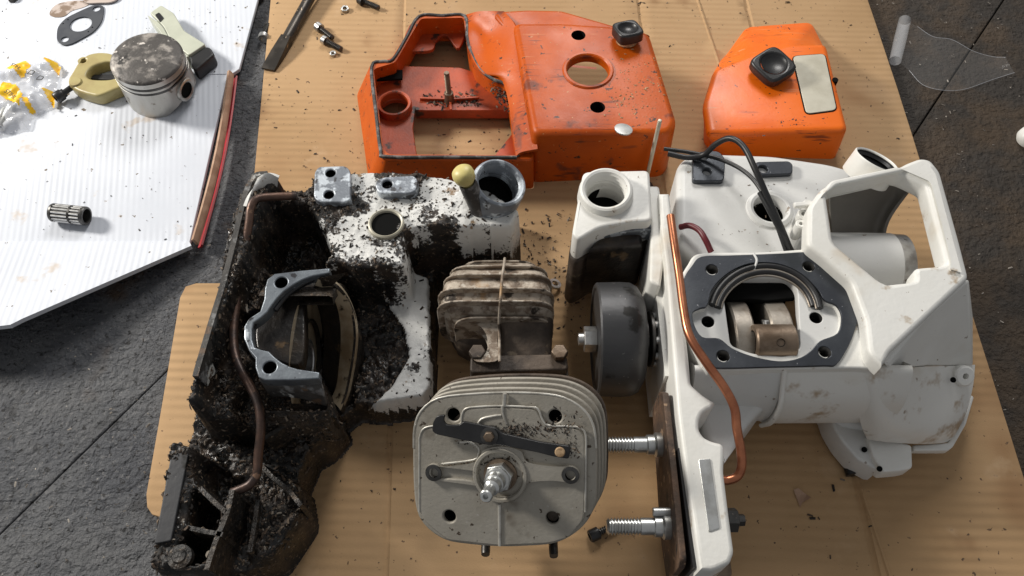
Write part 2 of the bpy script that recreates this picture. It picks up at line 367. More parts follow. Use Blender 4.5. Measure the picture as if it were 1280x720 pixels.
M_['piston'] = mat('piston_aluminium', (.50, .49, .46), (.38, .37, .34), 40, .4, .64, .34, metal=.75, r2=.44, specks=[((.2, .18, .15), 90, .68, .76)], stretch=(1, 1, .3))
M_['paper'] = mat('grey_gasket_paper', (.055, .06, .072), (.07, .075, .085), 60, .4, .6, .75, spec=.2)
M_['wirered'] = mat('dark_red_hose', (.12, .012, .018), None, rough=.4)
M_['redwood'] = mat('screwdriver_steel', (.09, .08, .07), (.05, .045, .04), 70, .4, .62, .38, metal=.75, specks=[((.34, .26, .18), 150, .66, .72)])
M_['yellow'] = mat('yellow_print', (.80, .50, .01), (.74, .42, .01), 60, .4, .6, .4)
M_['ink'] = mat('black_ink', (.01, .01, .01), None, rough=.6)
M_['plug_white'] = mat('yellowed_plug', (.66, .57, .22), (.52, .43, .16), 60, .4, .64, .42, specks=[((.25, .16, .06), 160, .68, .74)])
M_['stain'] = mat('brown_oil_stain', (.46, .39, .35), (.20, .14, .10), 60, .46, .56, .55)
def film(name, alpha, tint=(1, 1, 1)):
    m = bpy.data.materials.new(name); m.use_nodes = True; N = m.node_tree.nodes; L = m.node_tree.links
    b = N['Principled BSDF']; b.inputs['Base Color'].default_value = (*tint, 1); b.inputs['Roughness'].default_value = .12
    b.inputs['Specular IOR Level'].default_value = .8
    t = N.new('ShaderNodeBsdfTransparent'); x = N.new('ShaderNodeMixShader'); x.inputs[0].default_value = alpha
    L.new(t.outputs[0], x.inputs[1]); L.new(b.outputs[0], x.inputs[2]); L.new(x.outputs[0], N['Material Output'].inputs[0]); return m
M_['roll'] = film('rolled_film', .2, (.8, .82, .85)); M_['film'] = film('clear_film', .035); M_['bag'] = film('clear_bag_plastic', .5, (.70, .72, .77))

# ================================================================== the setting
def kindof(o, k): o['kind'] = k; return o
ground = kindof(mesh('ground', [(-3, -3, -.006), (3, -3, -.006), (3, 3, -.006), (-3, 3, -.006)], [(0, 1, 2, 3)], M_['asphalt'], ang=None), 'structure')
def line_pts(a, b):
    A, B = P(*a, 0), P(*b, 0); d = (B - A).normalized(); return A, d
def clip(poly, A, d, side, gap):
    """keep the part of poly on one side of the line A,d (minus gap)"""
    n = Vector((-d.y, d.x)) * side; out = []
    f = lambda p: (p[0] - A.x) * n.x + (p[1] - A.y) * n.y - gap
    for i in range(len(poly)):
        p, q = poly[i - 1], poly[i]; fp, fq = f(p), f(q)
        if (fp >= 0) != (fq >= 0):
            t = fp / (fp - fq); out.append((p[0] + (q[0] - p[0]) * t, p[1] + (q[1] - p[1]) * t))
        if fq >= 0: out.append(q)
    return out
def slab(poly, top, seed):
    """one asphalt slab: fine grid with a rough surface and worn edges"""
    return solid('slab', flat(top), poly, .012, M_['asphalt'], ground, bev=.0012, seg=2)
A1, d1 = line_pts((0, 665), (215, 455)); A2, d2 = line_pts((1255, 0), (1135, 180))
big = [(-1.4, -1.2), (1.4, -1.2), (1.4, 1.6), (-1.4, 1.6)]
s_left = clip(big, A1, d1, 1, .0004); mid = clip(clip(big, A1, d1, -1, .0004), A2, d2, 1, .0006)
s_right = clip(clip(big, A1, d1, -1, .0004), A2, d2, -1, .0006)
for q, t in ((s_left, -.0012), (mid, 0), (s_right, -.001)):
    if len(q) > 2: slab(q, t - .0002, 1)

# ---- brown corrugated cardboard: one sheet with score lines pressed in
def card(name, outline, zt, th, m, label, lines, cat='cardboard'):
    o = solid(name, flat(zt), outline, th, m, bev=.0005); tag(o, label, cat); return o
kp = [(342, -40), (318, 215), (300, 300), (290, 354), (245, 354), (232, 358), (225, 372), (183, 618), (184, 634), (190, 643), (205, 648), (240, 640), (300, 700), (290, 800), (1400, 800), (1281, 600), (1218, 400), (1150, 200), (1122, 110), (1085, 0), (1072, -40)]
KZ = .0042
def card_grid(name, outline, ztop, th, creases, m, me_m, seed):
    """sheet built on a fine grid so it can warp and carry pressed score lines"""
    poly = [tuple(P(x, y, ztop)[:2]) for x, y in outline]
    top = solid(name, flat(ztop), poly, th, m, bev=.0004)
    bm = bmesh.new(); bm.from_mesh(top.data)
    bmesh.ops.remove_doubles(bm, verts=bm.verts, dist=1e-6)
    xs = [v.co.x for v in bm.verts]; ys = [v.co.y for v in bm.verts]
    step = .012
    for lo, hi, ax in ((min(xs), max(xs), 0), (min(ys), max(ys), 1)):
        k = lo + step
        while k < hi:
            no = (1, 0, 0) if ax == 0 else (0, 1, 0); co = (k, 0, 0) if ax == 0 else (0, k, 0)
            bmesh.ops.bisect_plane(bm, geom=bm.verts[:] + bm.edges[:] + bm.faces[:], plane_co=co, plane_no=no); k += step
    for a, b, w, dp in creases:
        A = P(*a, ztop); B = P(*b, ztop); d = (B - A); d.z = 0; d.normalize(); n = Vector((-d.y, d.x, 0))
        for off in (-w, -w * .35, w * .35, w):
            bmesh.ops.bisect_plane(bm, geom=bm.verts[:] + bm.edges[:] + bm.faces[:], plane_co=A + n * off - Vector((0, 0, A.z)), plane_no=n)
    for v in bm.verts:
        if abs(v.co.x) > 1 or abs(v.co.y) > 1: continue
        h = noise.noise(Vector((v.co.x * 9, v.co.y * 9, seed))) * .0006 + noise.noise(Vector((v.co.x * 28, v.co.y * 28, seed + 3))) * .00022
        for a, b, w, dp in creases:
            A = P(*a, ztop); B = P(*b, ztop); d = (B - A); d.z = 0; ln = d.length; d.normalize()
            r = v.co.xy - A.xy; dist = abs(r.x * -d.y + r.y * d.x)
            if dist < w: h -= dp * (1 - (dist / w) ** 2)
            elif dist < w * 3: h += dp * .35 * (1 - (dist - w) / (2 * w))
        v.co.z += h
    bm.to_mesh(top.data); bm.free(); top.data.shade_smooth(); top.data.set_sharp_from_angle(angle=math.radians(50)); return top
kraft = card_grid('cardboard_sheet', kp, KZ, .0036, [((505, 0), (482, 720), .0019, .0011), ((798, 0), (806, 60), .0019, .0012), ((932, 0), (1078, 640), .0022, .0013), ((1092, 660), (1112, 720), .0012, -.0009)], M_['kraft'], None, 2)
tag(kraft, 'brown corrugated cardboard sheet spread under the saw parts', 'cardboard')

# ---- white card with lifted front flap and red edged side flap
wp_flat = [(-160, -60), (330, -60), (322, 0), (299, 86), (284, 96), (237, 303), (-160, 303)]
WZ = .006
wb = thing('white_card_tray', 'opened white card box lid holding piston and small parts', 'cardboard', (-.33, .12, 0))
fl = solid('base_panel', flat(WZ), [tuple(P(x, y, WZ)[:2]) for x, y in wp_flat], .003, M_['whitecard'], wb, bev=.0004)
a = P(-160, 303.8, WZ); b = P(237, 303.8, WZ); c = P(240, 309, WZ + .001); d = P(30, 400, .026); d2_ = P(14, 408, .027); e = P(-20, 412, .028); f = P(-160, 416, .028)
fm = mesh('front_flap', [a, b, c, d, d2_, e, f], [(0, 1, 2, 3, 4, 5, 6)], M_['whitecard'], wb, ang=None)
sl = fm.modifiers.new('thick', 'SOLIDIFY'); sl.thickness = .003; sl.offset = 0
rows = []
for t in np.linspace(0, 1, 7):
    bx, by = 284 + (240 - 284) * t + 7 * math.sin(t * math.pi), 98 + (309 - 98) * t
    base = P(bx + 5, by + 1, WZ - .003); rows.append([base, base + Vector((.0035, 0, .004 + .002 * math.sin(t * 3))), base + Vector((.001, .001, .009 + .002 * math.sin(t * 3)))])
sheet('side_flap', [[r[1] for r in rows], [(r[1] + r[2]) / 2 + Vector((.0006, 0, 0)) for r in rows], [r[2] for r in rows]], M_['kraft_edge'], wb, th=.0026)
sheet('printed_edge', [[r[0] + Vector((.0012, 0, 0)) for r in rows], [(r[0] + r[1]) / 2 + Vector((.0022, 0, 0)) for r in rows], [r[1] + Vector((.0014, 0, 0)) for r in rows]], M_['redprint'], wb, th=.0012)
for yy, x0, x1 in ((92.5, 128, 283), (7, 100, 0)):
    if x1: tube('score_line', [P(x0, yy, WZ), P((x0 + x1) / 2, yy + .4, WZ), P(x1, yy, WZ)], .0006, M_['whitecard'], wb)

# ================================================================== small things on the white card
tz = flat(WZ + .0012)
g = solid('carburettor_gasket', tz, sm(tr(tz, [(72, 51), (71, 42), (73, 33), (82, 23), (97, 15), (113, 8), (122, 6.5), (129, 8), (129, 18), (126, 28), (117, 39), (105, 46.5), (93, 53), (86, 55.5), (79, 56)]), 4), .001, M_['paper'],
          holes=[circ(*tz.uv(101, 30), .0088, 32), circ(*tz.uv(120.5, 11), .0031, 16), circ(*tz.uv(81, 49), .0031, 16)] + [circ(*tz.uv(x, y), .0007, 8) for x, y in ((79, 29.5), (85, 24.5), (110.5, 39.5), (115.5, 34))], bev=.0002)
tag(g, 'flat dark grey paper gasket with one large round hole', 'gasket')
st = solid('oil_stain', flat(WZ + .0004), sm(tr(flat(WZ), [(62, 17), (68, 8), (80, 3), (100, 1), (112, 4), (106, 9), (90, 14), (82, 20), (74, 22), (66, 21)]), 4), .0004, M_['stain'], bev=.0001)
tag(st, 'brown dried oil stain beside the paper gasket', 'stain')
sc = solid('torn_gasket_scrap', flat(WZ + .0022), sm(tr(flat(WZ), [(100, -14), (104, 0), (110, 6), (125, 6), (140, 5), (150, -1), (152, -14)]), 4), .0012, M_['stain'], bev=.0003)
tag(sc, 'thin grey brown metal scrap lying at the tip of the paper gasket', 'scrap')

# piston standing on its skirt
pc = P(196, 112, WZ); PH = .037; PR = .0264
top_c = P(183, 72, WZ + PH); pax = (top_c - pc); pax = Vector((pax.x * .25, pax.y * .25 - .0005, PH)).normalized(); base_c = top_c - pax * PH
pt = thing('piston', 'used aluminium piston with carbon crusted crown standing upright', 'piston', base_c)
MP = AX(base_c, pax)
prof = [(PR - .003, 0), (PR - .0006, 0), (PR, .0008), (PR, .025), (PR - .0012, .0253), (PR - .0012, .0269), (PR, .0272), (PR, .0292), (PR - .0012, .0295), (PR - .0012, .0311), (PR - .0002, .0314), (PR - .0003, .0355)]
sk = lathe('skirt', prof, MP, M_['piston'], pt, 64)
bm = bmesh.new(); bm.from_mesh(sk.data)     # cut arches in the skirt under the pin bosses
for v in bm.verts:
    a = math.atan2(v.co.y, v.co.x) - math.radians(-22)
    k = abs(math.cos(a))
    if v.co.z < .012 and k > .62: v.co.z += (k - .62) / .38 * .0095 * (1 - v.co.z / .012)
    if .002 < v.co.z < .03 and k > .9: f_ = 1 - (k - .9) * .55; v.co.x *= f_; v.co.y *= f_
bm.to_mesh(sk.data); bm.free()
lathe('crown', [(PR - .0003, PH - .0015), (PR - .0012, PH - .0003), (PR - .003, PH + .0004), (PR * .6, PH + .0016), (PR * .3, PH + .002), (0, PH + .0021)], MP, M_['piston_top'], pt, 64)
for z in (.0261, .0303): lathe('piston_ring', [(PR - .0014, z - .0006), (PR - .0001, z - .0006), (PR - .0001, z + .0006), (PR - .0014, z + .0006)], MP, M_['darksteel'], pt, 64)
for s in (0, 180):
    an = math.radians(-22 + s); dr = (MP.to_3x3() @ Vector((math.cos(an), math.sin(an), 0)))
    bc = base_c + pax * .0145 + dr * (PR - .0022)
    bo = lathe('pin_boss', [(.0045, -.012), (.0068, -.012), (.0092, .0005), (.0088, .0022), (.0074, .0026), (.0062, .0018), (.006, -.011)], AX(bc, dr), M_['piston'], pt, 28)
    lathe('pin_bore', [(.0061, .0021), (.0056, .0012), (.0, .0010)], AX(bc, dr), M_['void'], bo, 20)

# ivory lever with black rubber end
lvz = flat(WZ + .013)
lv = thing('throttle_lever', 'ivory metal lever with black rubber block behind the piston', 'lever', P(230, 45, WZ))
solid('arm', lvz, rnd(tr(lvz, [(187, 16), (201, 6), (217, 16), (223, 26), (230, 38), (257, 55), (236, 69), (214, 52), (205, 34), (200, 28)]), .002), .0035, M_['ivory'], lv, bev=.0008)
solid('arm_wall', lvz.up(-.0004), rnd(tr(lvz, [(187, 17), (199, 28), (204, 34), (214, 52), (236, 69.5), (233, 71), (210, 55), (199, 38), (186, 20)]), .001), .0125, M_['ivory'], lv, bev=.0006)
solid('slot', lvz.up(.0006), rnd(tr(lvz, [(194, 19), (199, 16), (205, 23), (200, 28)]), .0008), .001, M_['black'], lv, bev=.0002)
solid('rubber_block', lvz.up(-.0015), rnd(tr(lvz, [(236, 70), (257, 55.5), (263, 58), (267, 66), (244, 86), (238, 80)]), .002), .0115, M_['rubber'], lv, bev=.0015)

# cream intake clamp with bolt
cz = flat(WZ + .0105)
cl = thing('intake_clamp', 'cream plastic ring clamp with black socket bolt beside the piston', 'clamp', P(115, 105, WZ))
cb = solid('clamp_ring', cz, sm(tr(cz, [(98, 76), (99, 72), (104, 71), (112, 67), (125, 65), (140, 67), (150, 76), (156, 92), (153, 106), (139, 113), (124, 119), (113, 118), (97, 113), (87, 106), (85, 99), (90, 90)]), 4), .0105, M_['cream'], cl, holes=[sm(tr(cz, [(108, 92), (114, 84), (125, 79), (138, 77), (146, 84), (147, 95), (136, 99), (118, 99), (110, 97)]), 4), circ(*cz.uv(103.5, 75.5), .0021, 14)], bev=.0018, seg=3)
lathe('boss', [(0, .0012), (.0042, .0012), (.0048, .0004), (.005, -.002)], AX(P(94.5, 103, WZ + .0105), (0, 0, 1)), M_['cream'], cl, 20)
bdir = (P(75, 120, WZ + .006) - P(92, 108, WZ + .006)).normalized(); b0 = P(90, 109, WZ + .0062)
lathe('bolt_shank', [(0, -.004), (.0022, -.004), (.0022, .007), (.0034, .007), (.0034, .009), (.0042, .009), (.0044, .0095), (.0044, .0145), (.004, .0152), (.0026, .0152), (.0024, .012), (0, .012)], AX(b0, bdir), M_['black'], cl, 24)
# dark strut lying inside the ring
kt = solid('rubber_strip', flat(WZ + .004), rnd(tr(flat(WZ + .004), [(108, 93), (142, 93), (143, 100), (108, 98)]), .001), .004, M_['rubber'], bev=.0006)
tag(kt, 'short black rubber strip lying inside the cream ring clamp', 'strip')

# needle bearing
nd0, nd1 = P(65.5, 265.5, WZ + .0068), P(108.5, 270, WZ + .0068); nx = (nd1 - nd0).normalized(); nl = (nd1 - nd0).length
nb = thing('needle_bearing', 'small steel needle roller bearing lying on the white card', 'bearing', P(87, 275, WZ))
MB = AX(nd0, nx); R0 = .0065
lathe('cage', [(R0 - .0016, 0), (R0 - .0004, 0), (R0, .0006), (R0, .0022), (R0 - .0011, .0024), (R0 - .0011, nl * .56), (R0, nl * .565), (R0, nl * .62), (R0 - .0011, nl * .625), (R0 - .0011, nl - .0024), (R0, nl - .0022), (R0, nl - .0006), (R0 - .0004, nl), (R0 - .0016, nl), (R0 - .0016, 0)], MB, M_['darksteel'], nb, 40)
for k in range(15):
    a = 2 * math.pi * k / 15
    for z0, z1 in ((.0026, nl * .555), (nl * .63, nl - .0026)):
        lathe('roller', [(0, z0), (.00082, z0), (.00082, z1), (0, z1)], MB @ Matrix.Translation(((R0 - .0008) * math.cos(a), (R0 - .0008) * math.sin(a), 0)), M_['steel'], nb, 8)

# clear bag with yellow print and a steel pin in it
def crumple(x, y): return .5 * noise.noise(Vector((x * 70, y * 70, 1))) + .3 * noise.noise(Vector((x * 160, y * 160, 5))) + .3 * abs(noise.noise(Vector((x * 45, y * 45, 9))))
bagpoly = [(-60, 84), (2, 80), (20, 74), (42, 70), (62, 68), (72, 76), (70, 92), (66, 112), (63, 128), (50, 134), (36, 142), (33, 158), (22, 157), (10, 162), (-20, 168), (-60, 170)]
bag_xy = [tuple(P(x, y, WZ + .006)[:2]) for x, y in bagpoly]
def inside(x, y, poly):
    c = False
    for i in range(len(poly)):
        (x1, y1), (x2, y2) = poly[i - 1], poly[i]
        if (y1 > y) != (y2 > y) and x < (x2 - x1) * (y - y1) / (y2 - y1) + x1: c = not c
    return c
def edge_d(x, y, poly):
    m = 9
    for i in range(len(poly)):
        ax, ay = poly[i - 1]; bx, by = poly[i]; dx, dy = bx - ax, by - ay
        t = max(0, min(1, ((x - ax) * dx + (y - ay) * dy) / (dx * dx + dy * dy))); m = min(m, math.hypot(x - ax - dx * t, y - ay - dy * t))
    return m
bagroot = thing('parts_bag', 'crumpled clear plastic bag with yellow print', 'bag', P(20, 110, WZ))
def bag_h(x, y):
    e = min(1, edge_d(x, y, bag_xy) / .011); return WZ + .001 + e ** .7 * (.0075 + .011 * crumple(x, y))
xs = [p[0] for p in bag_xy]; ys = [p[1] for p in bag_xy]; stp = .0011
def bag_piece(name, poly, off, m, parent):
    X = np.arange(min(p[0] for p in poly), max(p[0] for p in poly), stp); Y = np.arange(min(p[1] for p in poly), max(p[1] for p in poly), stp)
    idx = {}; V = []; Fc = []
    def vid(i, j):
        if (i, j) not in idx: idx[(i, j)] = len(V); V.append((X[i], Y[j], bag_h(X[i], Y[j]) + off))
        return idx[(i, j)]
    for i in range(len(X) - 1):
        for j in range(len(Y) - 1):
            if inside(X[i] + stp / 2, Y[j] + stp / 2, poly): Fc.append((vid(i, j), vid(i + 1, j), vid(i + 1, j + 1), vid(i, j + 1)))
    return mesh(name, V, Fc, m, parent, ang=25, fix=False)
bag_piece('bag_skin', bag_xy, 0, M_['bag'], bagroot)
bx_ = lambda q: [tuple(P(x, y, WZ + .009)[:2]) for x, y in q]
for q in ([(3, 80), (28, 71), (38, 80), (25, 94), (17, 87)], [(52, 69), (66, 70), (72, 78), (70, 89), (60, 77)], [(51, 108), (65, 107), (64, 132), (59, 122)], [(5, 102), (19, 104), (28, 118), (26, 133), (12, 126), (-4, 117)], [(28, 122), (33, 120), (40, 134), (34, 136)]):
    yp = bag_piece('yellow_print', bx_(q), .0004, M_['yellow'], bagroot)
def text(s, size, M, m, parent, th=.0001):
    cu = bpy.data.curves.new('t', 'FONT'); cu.body = s; cu.size = size; cu.extrude = th; cu.align_x = 'CENTER'; cu.align_y = 'CENTER'
    ob = bpy.data.objects.new('t', cu); me = bpy.data.meshes.new_from_object(ob); bpy.data.objects.remove(ob); bpy.data.curves.remove(cu)
    return finish('lettering', me, m, parent, M, None)
for (x, y, s, ang) in ((13, 118, 'STIHL', -38), (20, 83, 'STIHL', -32)):
    c = P(x, y, WZ + .016); text(s, .0052 if x == 13 else .004, Matrix.Translation(c) @ Matrix.Rotation(math.radians(ang), 4, 'Z'), M_['ink'], bagroot)
for (x, y) in ((39, 90), (50, 97)):
    c = P(x, y, WZ + .017); o = solid('printed_outline', Pl(c), rnd([(-.003, -.002), (.002, -.0026), (.003, .001), (-.001, .0026)], .001), .0002, M_['ink'], bagroot, holes=[rnd([(-.0021, -.0014), (.0014, -.0019), (.0022, .0007), (-.0008, .0019)], .0006)], bev=.00005)
q0, q1 = P(2, 152, WZ + .0045), P(14, 128, WZ + .0045)
gp = lathe('gudgeon_pin', [(.003, -.006), (.0042, -.006), (.0044, -.0055), (.0044, .018), (.0042, .0185), (.003, .0185), (.003, -.006)], AX(q0, q1 - q0), M_['zinc'], None, 28)
tag(gp, 'plain steel pin seen through the clear bag', 'pin')

# little black lump at the upper edge of the card and knob at the tray corner
for (x, y, r, lab) in ((17, 0, .004, 'tiny black nut on the white card above the clear bag'), (322, -1, .006, 'small dark bolt head at the corner of the white card')):
    o = lathe('black_nut', [(0, .005), (r * .7, .005), (r, .0035), (r, 0), (0, 0)], Matrix.Translation(P(x, y, WZ if x < 100 else 0)), M_['darksteel'], None, 6, ang=30); tag(o, lab, 'nut')

# ================================================================== tools and screws on the brown card
def cap_screw(name, p0, p1, rh, rsh, hl, m, label, cat='bolt', group=None, washer=0):
    """socket screw lying on its side: head at p0, tip at p1"""
    t = thing(name, label, cat, p0, group); d = (p1 - p0); L_ = d.length; A = AX(p0, d)
    lathe('head', [(0, hl * .45), (rh * .52, hl * .45), (rh * .55, 0), (rh * .88, 0), (rh, hl * .12), (rh, hl), (0, hl)], A, m, t, 24)
    lathe('shank', [(0, hl * .9)] + thread(rsh, hl * .9, L_ - .0006) + [(rsh * .7, L_), (0, L_)], A, M_['darksteel'], t, 16)
    if washer: lathe('washer', [(rsh, hl), (rh * 1.25, hl), (rh * 1.25, hl + .0012), (rsh, hl + .0012)], A, m, t, 24)
    return t
cap_screw('socket_screw', P(396, 32, KZ + .0036), P(416, 48, KZ + .0028), .0038, .0023, .005, M_['steel'], 'steel socket screw lying next to the screwdriver blade, upper of a crossed pair', washer=0)
cap_screw('socket_screw', P(403, 49, KZ + .0036), P(427, 62, KZ + .0026), .0036, .0024, .004, M_['steel'], 'steel socket screw lying next to the screwdriver blade, lower of a crossed pair')
cap_screw('machine_screw', P(448, -1, KZ + .003), P(474, 10, KZ + .0026), .0036, .0022, .004, M_['darksteel'], 'dark machine screw lying alone behind the tall orange cover frame', washer=1)
cap_screw('slotted_screw', P(329, 49, .0036), P(335, 31, .0026), .0045, .0027, .004, M_['steel'], 'slotted screw lying on the dark ground beside the brown cardboard')
for (x, y, r, lab) in ((431, 10, .0036, 'bright hex nut near the screwdriver blade'), (416, 66, .0026, 'small bright washer below the crossed screws')):
    o = solid('hex_nut', Pl((P(x, y, KZ + .0028)), (0.05, -.1, 1)), circ(0, 0, r, 6 if r > .003 else 20), .0026, M_['zinc'], holes=[circ(0, 0, r * .48, 14)], bev=.0004); tag(o, lab, 'nut')
# screwdriver blade
sd = thing('screwdriver', 'flat blade screwdriver shaft lying across the cardboard edge', 'screwdriver', P(370, 50, KZ))
s0, s1 = P(357, 52, KZ + .0045), P(398, -22, KZ + .0075)
lathe('shaft', [(.0001, 0), (.0042, 0), (.0044, .004), (.0044, (s1 - s0).length + .06), (0, (s1 - s0).length + .06)], AX(s0, s1 - s0), M_['redwood'], sd, 12)
dd = (s1 - s0).normalized(); rr = Vector((dd.y, -dd.x, 0)).normalized(); tip = P(335, 87, KZ + .0018)
ring = lambda c, w, h: [c - rr * w - Vector((0, 0, h)), c + rr * w - Vector((0, 0, h)), c + rr * w + Vector((0, 0, h)), c - rr * w + Vector((0, 0, h))]
V = ring(s0 + dd * .003, .004, .0042) + ring(s0 * .55 + tip * .45, .0052, .0028) + ring(s0 * .1 + tip * .9, .0056, .0011) + ring(tip, .0054, .0007)
Fc = [(i * 4 + k, i * 4 + (k + 1) % 4, i * 4 + 4 + (k + 1) % 4, i * 4 + 4 + k) for i in range(3) for k in range(4)] + [(12, 13, 14, 15), (0, 1, 2, 3)]
mesh('blade', V, Fc, M_['redwood'], sd, ang=20)

# clear film scrap on the ground at the right
fr = []
for (x0, y0), (x1, y1), z in (((1131, 25), (1120, 75), .006), ((1146, 33), (1136, 88), .001), ((1166, 46), (1153, 106), .0012), ((1190, 50), (1178, 113), .003), ((1216, 64), (1205, 112), .0012), ((1240, 71), (1240, 100), .001), ((1257, 72), (1268, 91), .005)):
    fr.append([P(x0, y0, z), P((x0 + x1) / 2, (y0 + y1) / 2, z + .0012), P(x1, y1, z)])
ff = thing('plastic_film', 'clear plastic film scrap with a rolled end on the dark ground', 'film', P(1190, 80, 0))
sheet('film_sheet', fr, M_['film'], ff, th=0)
for e in (0, 2): tube('film_edge', [r_[e] + Vector((0, 0, .0003)) for r_ in fr[1:]], .00014, M_['bag'], ff, 6)  # pale tubes painting the light caught along the film edges
rl = P(1131, 25, .0045); rl2 = P(1119, 76, .0045)
lathe('rolled_end', [(.0048, 0), (.0050, (rl2 - rl).length * .5), (.0046, (rl2 - rl).length)], AX(rl, rl2 - rl), M_['roll'], ff, 20)
o = lathe('plastic_ball', [(0, .012), (.005, .0108), (.0085, .007), (.0092, .003), (.008, 0), (0, 0)], Matrix.Translation(P(1284, 176, 0)), M_['white'], None, 24, ang=60); tag(o, 'round white plastic ball on the dark ground', 'ball')

# ================================================================== loose crumbs
def chips(name, spots, m, size=(.0004, .0016), parent=None, seed=1, flatz=.3):
    """many tiny irregular flakes in one mesh; spots yields (point, normal)"""
    r = random.Random(seed); V = []; Fc = []
    for p, n in spots:
        s = size[0] + (size[1] - size[0]) * r.random() ** 2.2; n = Vector(n)
        x = n.orthogonal().normalized(); x.rotate(Matrix.Rotation(r.uniform(0, 6.3), 3, n)); y = n.cross(x)
        el = r.uniform(.8, 3.2); tl = r.uniform(-.5, .5); k = len(V); h = s * flatz * r.uniform(.6, 1.6)
        x2 = x * math.cos(tl) + n * math.sin(tl)
        for a, b, c in ((-1, -.5, 0), (1, -.4, 0), (.8, .5, 0), (-.9, .45, 0), (-.4, .0, 1), (.5, .1, 1)):
            V.append(Vector(p) + x2 * (a * s * el * .5) + y * (b * s) + n * (c * h + h * .2))
        Fc += [(k, k + 1, k + 5, k + 4), (k + 1, k + 2, k + 5), (k + 2, k + 3, k + 4, k + 5), (k + 3, k, k + 4), (k, k + 3, k + 2, k + 1)]
    o = mesh(name, V, Fc, m, parent, ang=None, fix=False); o['kind'] = 'stuff'; return o
def spots_px(regions, z, seed):
    r = random.Random(seed)
    for (x0, y0, x1, y1, n) in regions:
        for _ in range(n):
            yield P(r.uniform(x0, x1), r.uniform(y0, y1), z), (0, 0, 1)
o = chips('sawdust_crumbs', spots_px([(330, 0, 1080, 60, 90), (330, 90, 450, 215, 60), (640, 260, 720, 340, 80), (690, 330, 735, 420, 90), (540, 120, 640, 195, 60), (400, 540, 520, 715, 16), (930, 590, 1230, 715, 14), (1050, 60, 1130, 200, 20), (640, 290, 690, 330, 60)], KZ + .0004, 3), M_['chip'], (.0003, .0016), seed=3)
tag(o, 'dark sawdust crumbs sprinkled over the brown cardboard', 'sawdust')
o = chips('dust_specks', spots_px([(0, 0, 300, 300, 130), (100, 10, 300, 90, 60)], WZ + .0003, 5), M_['chip'], (.0002, .0009), seed=5)
tag(o, 'tiny dark specks scattered on the white card', 'dust')
o = chips('grit', list(spots_px([(0, 420, 230, 720, 150), (1090, 0, 1280, 400, 260), (240, 60, 330, 340, 70), (1200, 400, 1280, 560, 30)], .0002, 6)), M_['gritstone'], (.0002, .0012), seed=6)
tag(o, 'pale grit and flecks scattered on the dark asphalt', 'grit')

tf = P(1004, 612, KZ)
tv = [P(992, 612, KZ + .0008), P(1003, 628, KZ + .0012), P(1014, 622, KZ + .0032), P(1008, 618, KZ + .0014), P(998, 610, KZ + .0022), P(1000, 634, KZ + .0008)]
o = mesh('torn_flap', tv, [(0, 1, 3, 4), (1, 2, 3), (0, 5, 1)], M_['kraft_edge'], kraft, ang=None, fix=False)

# ================================================================== tall orange cover (frame + block)
xy = lambda pts, z: [tuple(P(x, y, z)[:2]) for x, y in pts]
OC = thing('engine_cover', 'large worn orange plastic engine cover with open frame end and black cap', 'cover', P(640, 150, KZ))
FZ = .036; TZ = .058
# frame wall round the open end
fo = rnd(xy([(461, 82), (466, 77), (489, 72), (522, 18), (584, 17), (640, 26), (668, 200), (480, 199), (473, 190)], FZ), .004)
fb = rnd(xy([(446, 118), (457, 98), (484, 91), (512, 36), (578, 34), (640, 46), (668, 236), (470, 236), (461, 226)], KZ), .004)
fi = rnd(xy([(467, 86), (494, 78), (526, 23), (580, 22), (583, 55), (592, 80), (612, 97), (630, 104), (635, 120), (641, 160), (647, 194), (486, 193), (479, 186)], FZ), .003)
if area2(fo) < 0: fo, fb = fo[::-1], fb[::-1]
fi = ccw(fi)
bm = bmesh.new()
def loop(pts, z): return [bm.verts.new((x, y, z)) for x, y in pts]
lo_t, lo_b = loop(inset(fo, .0012), FZ), loop(fb, KZ); lo_s = loop(fo, FZ - .0012)
li_t = loop(fi, FZ); li_b = loop(inset(fi, -.001), .012)
for a, b in ((lo_t, lo_s), (lo_s, lo_b), (li_b, li_t)):
    for i in range(len(a)): bm.faces.new((a[i], b[i], b[(i + 1) % len(a)], a[(i + 1) % len(a)]))
ed = []
for lp in (lo_t, li_t):
    for i in range(len(lp)): ed.append(bm.edges.get((lp[i], lp[(i + 1) % len(lp)])) or bm.edges.new((lp[i], lp[(i + 1) % len(lp)])))
bmesh.ops.triangle_fill(bm, edges=ed, use_beauty=True); bmesh.ops.recalc_face_normals(bm, faces=bm.faces)
me = bpy.data.meshes.new('frame_wall'); bm.to_mesh(me); bm.free(); fw = finish('frame_wall', me, M_['orange_worn'], OC)
# grimy sealing groove on the rim
gl = flat(FZ + .0007)
tube('rim_seal', [P(x, y, FZ + .0002) for x, y in ((646, 197), (560, 196.5), (484, 196), (476, 188), (470, 140), (464.5, 84), (478, 77), (491, 74.5), (508, 47), (524, 20.5), (552, 19.5), (581, 20), (584, 45), (588, 62), (600, 86), (616, 99), (631, 105), (637, 118), (643, 155), (648, 196))], .0013, M_['grime'], OC, smooth=4)
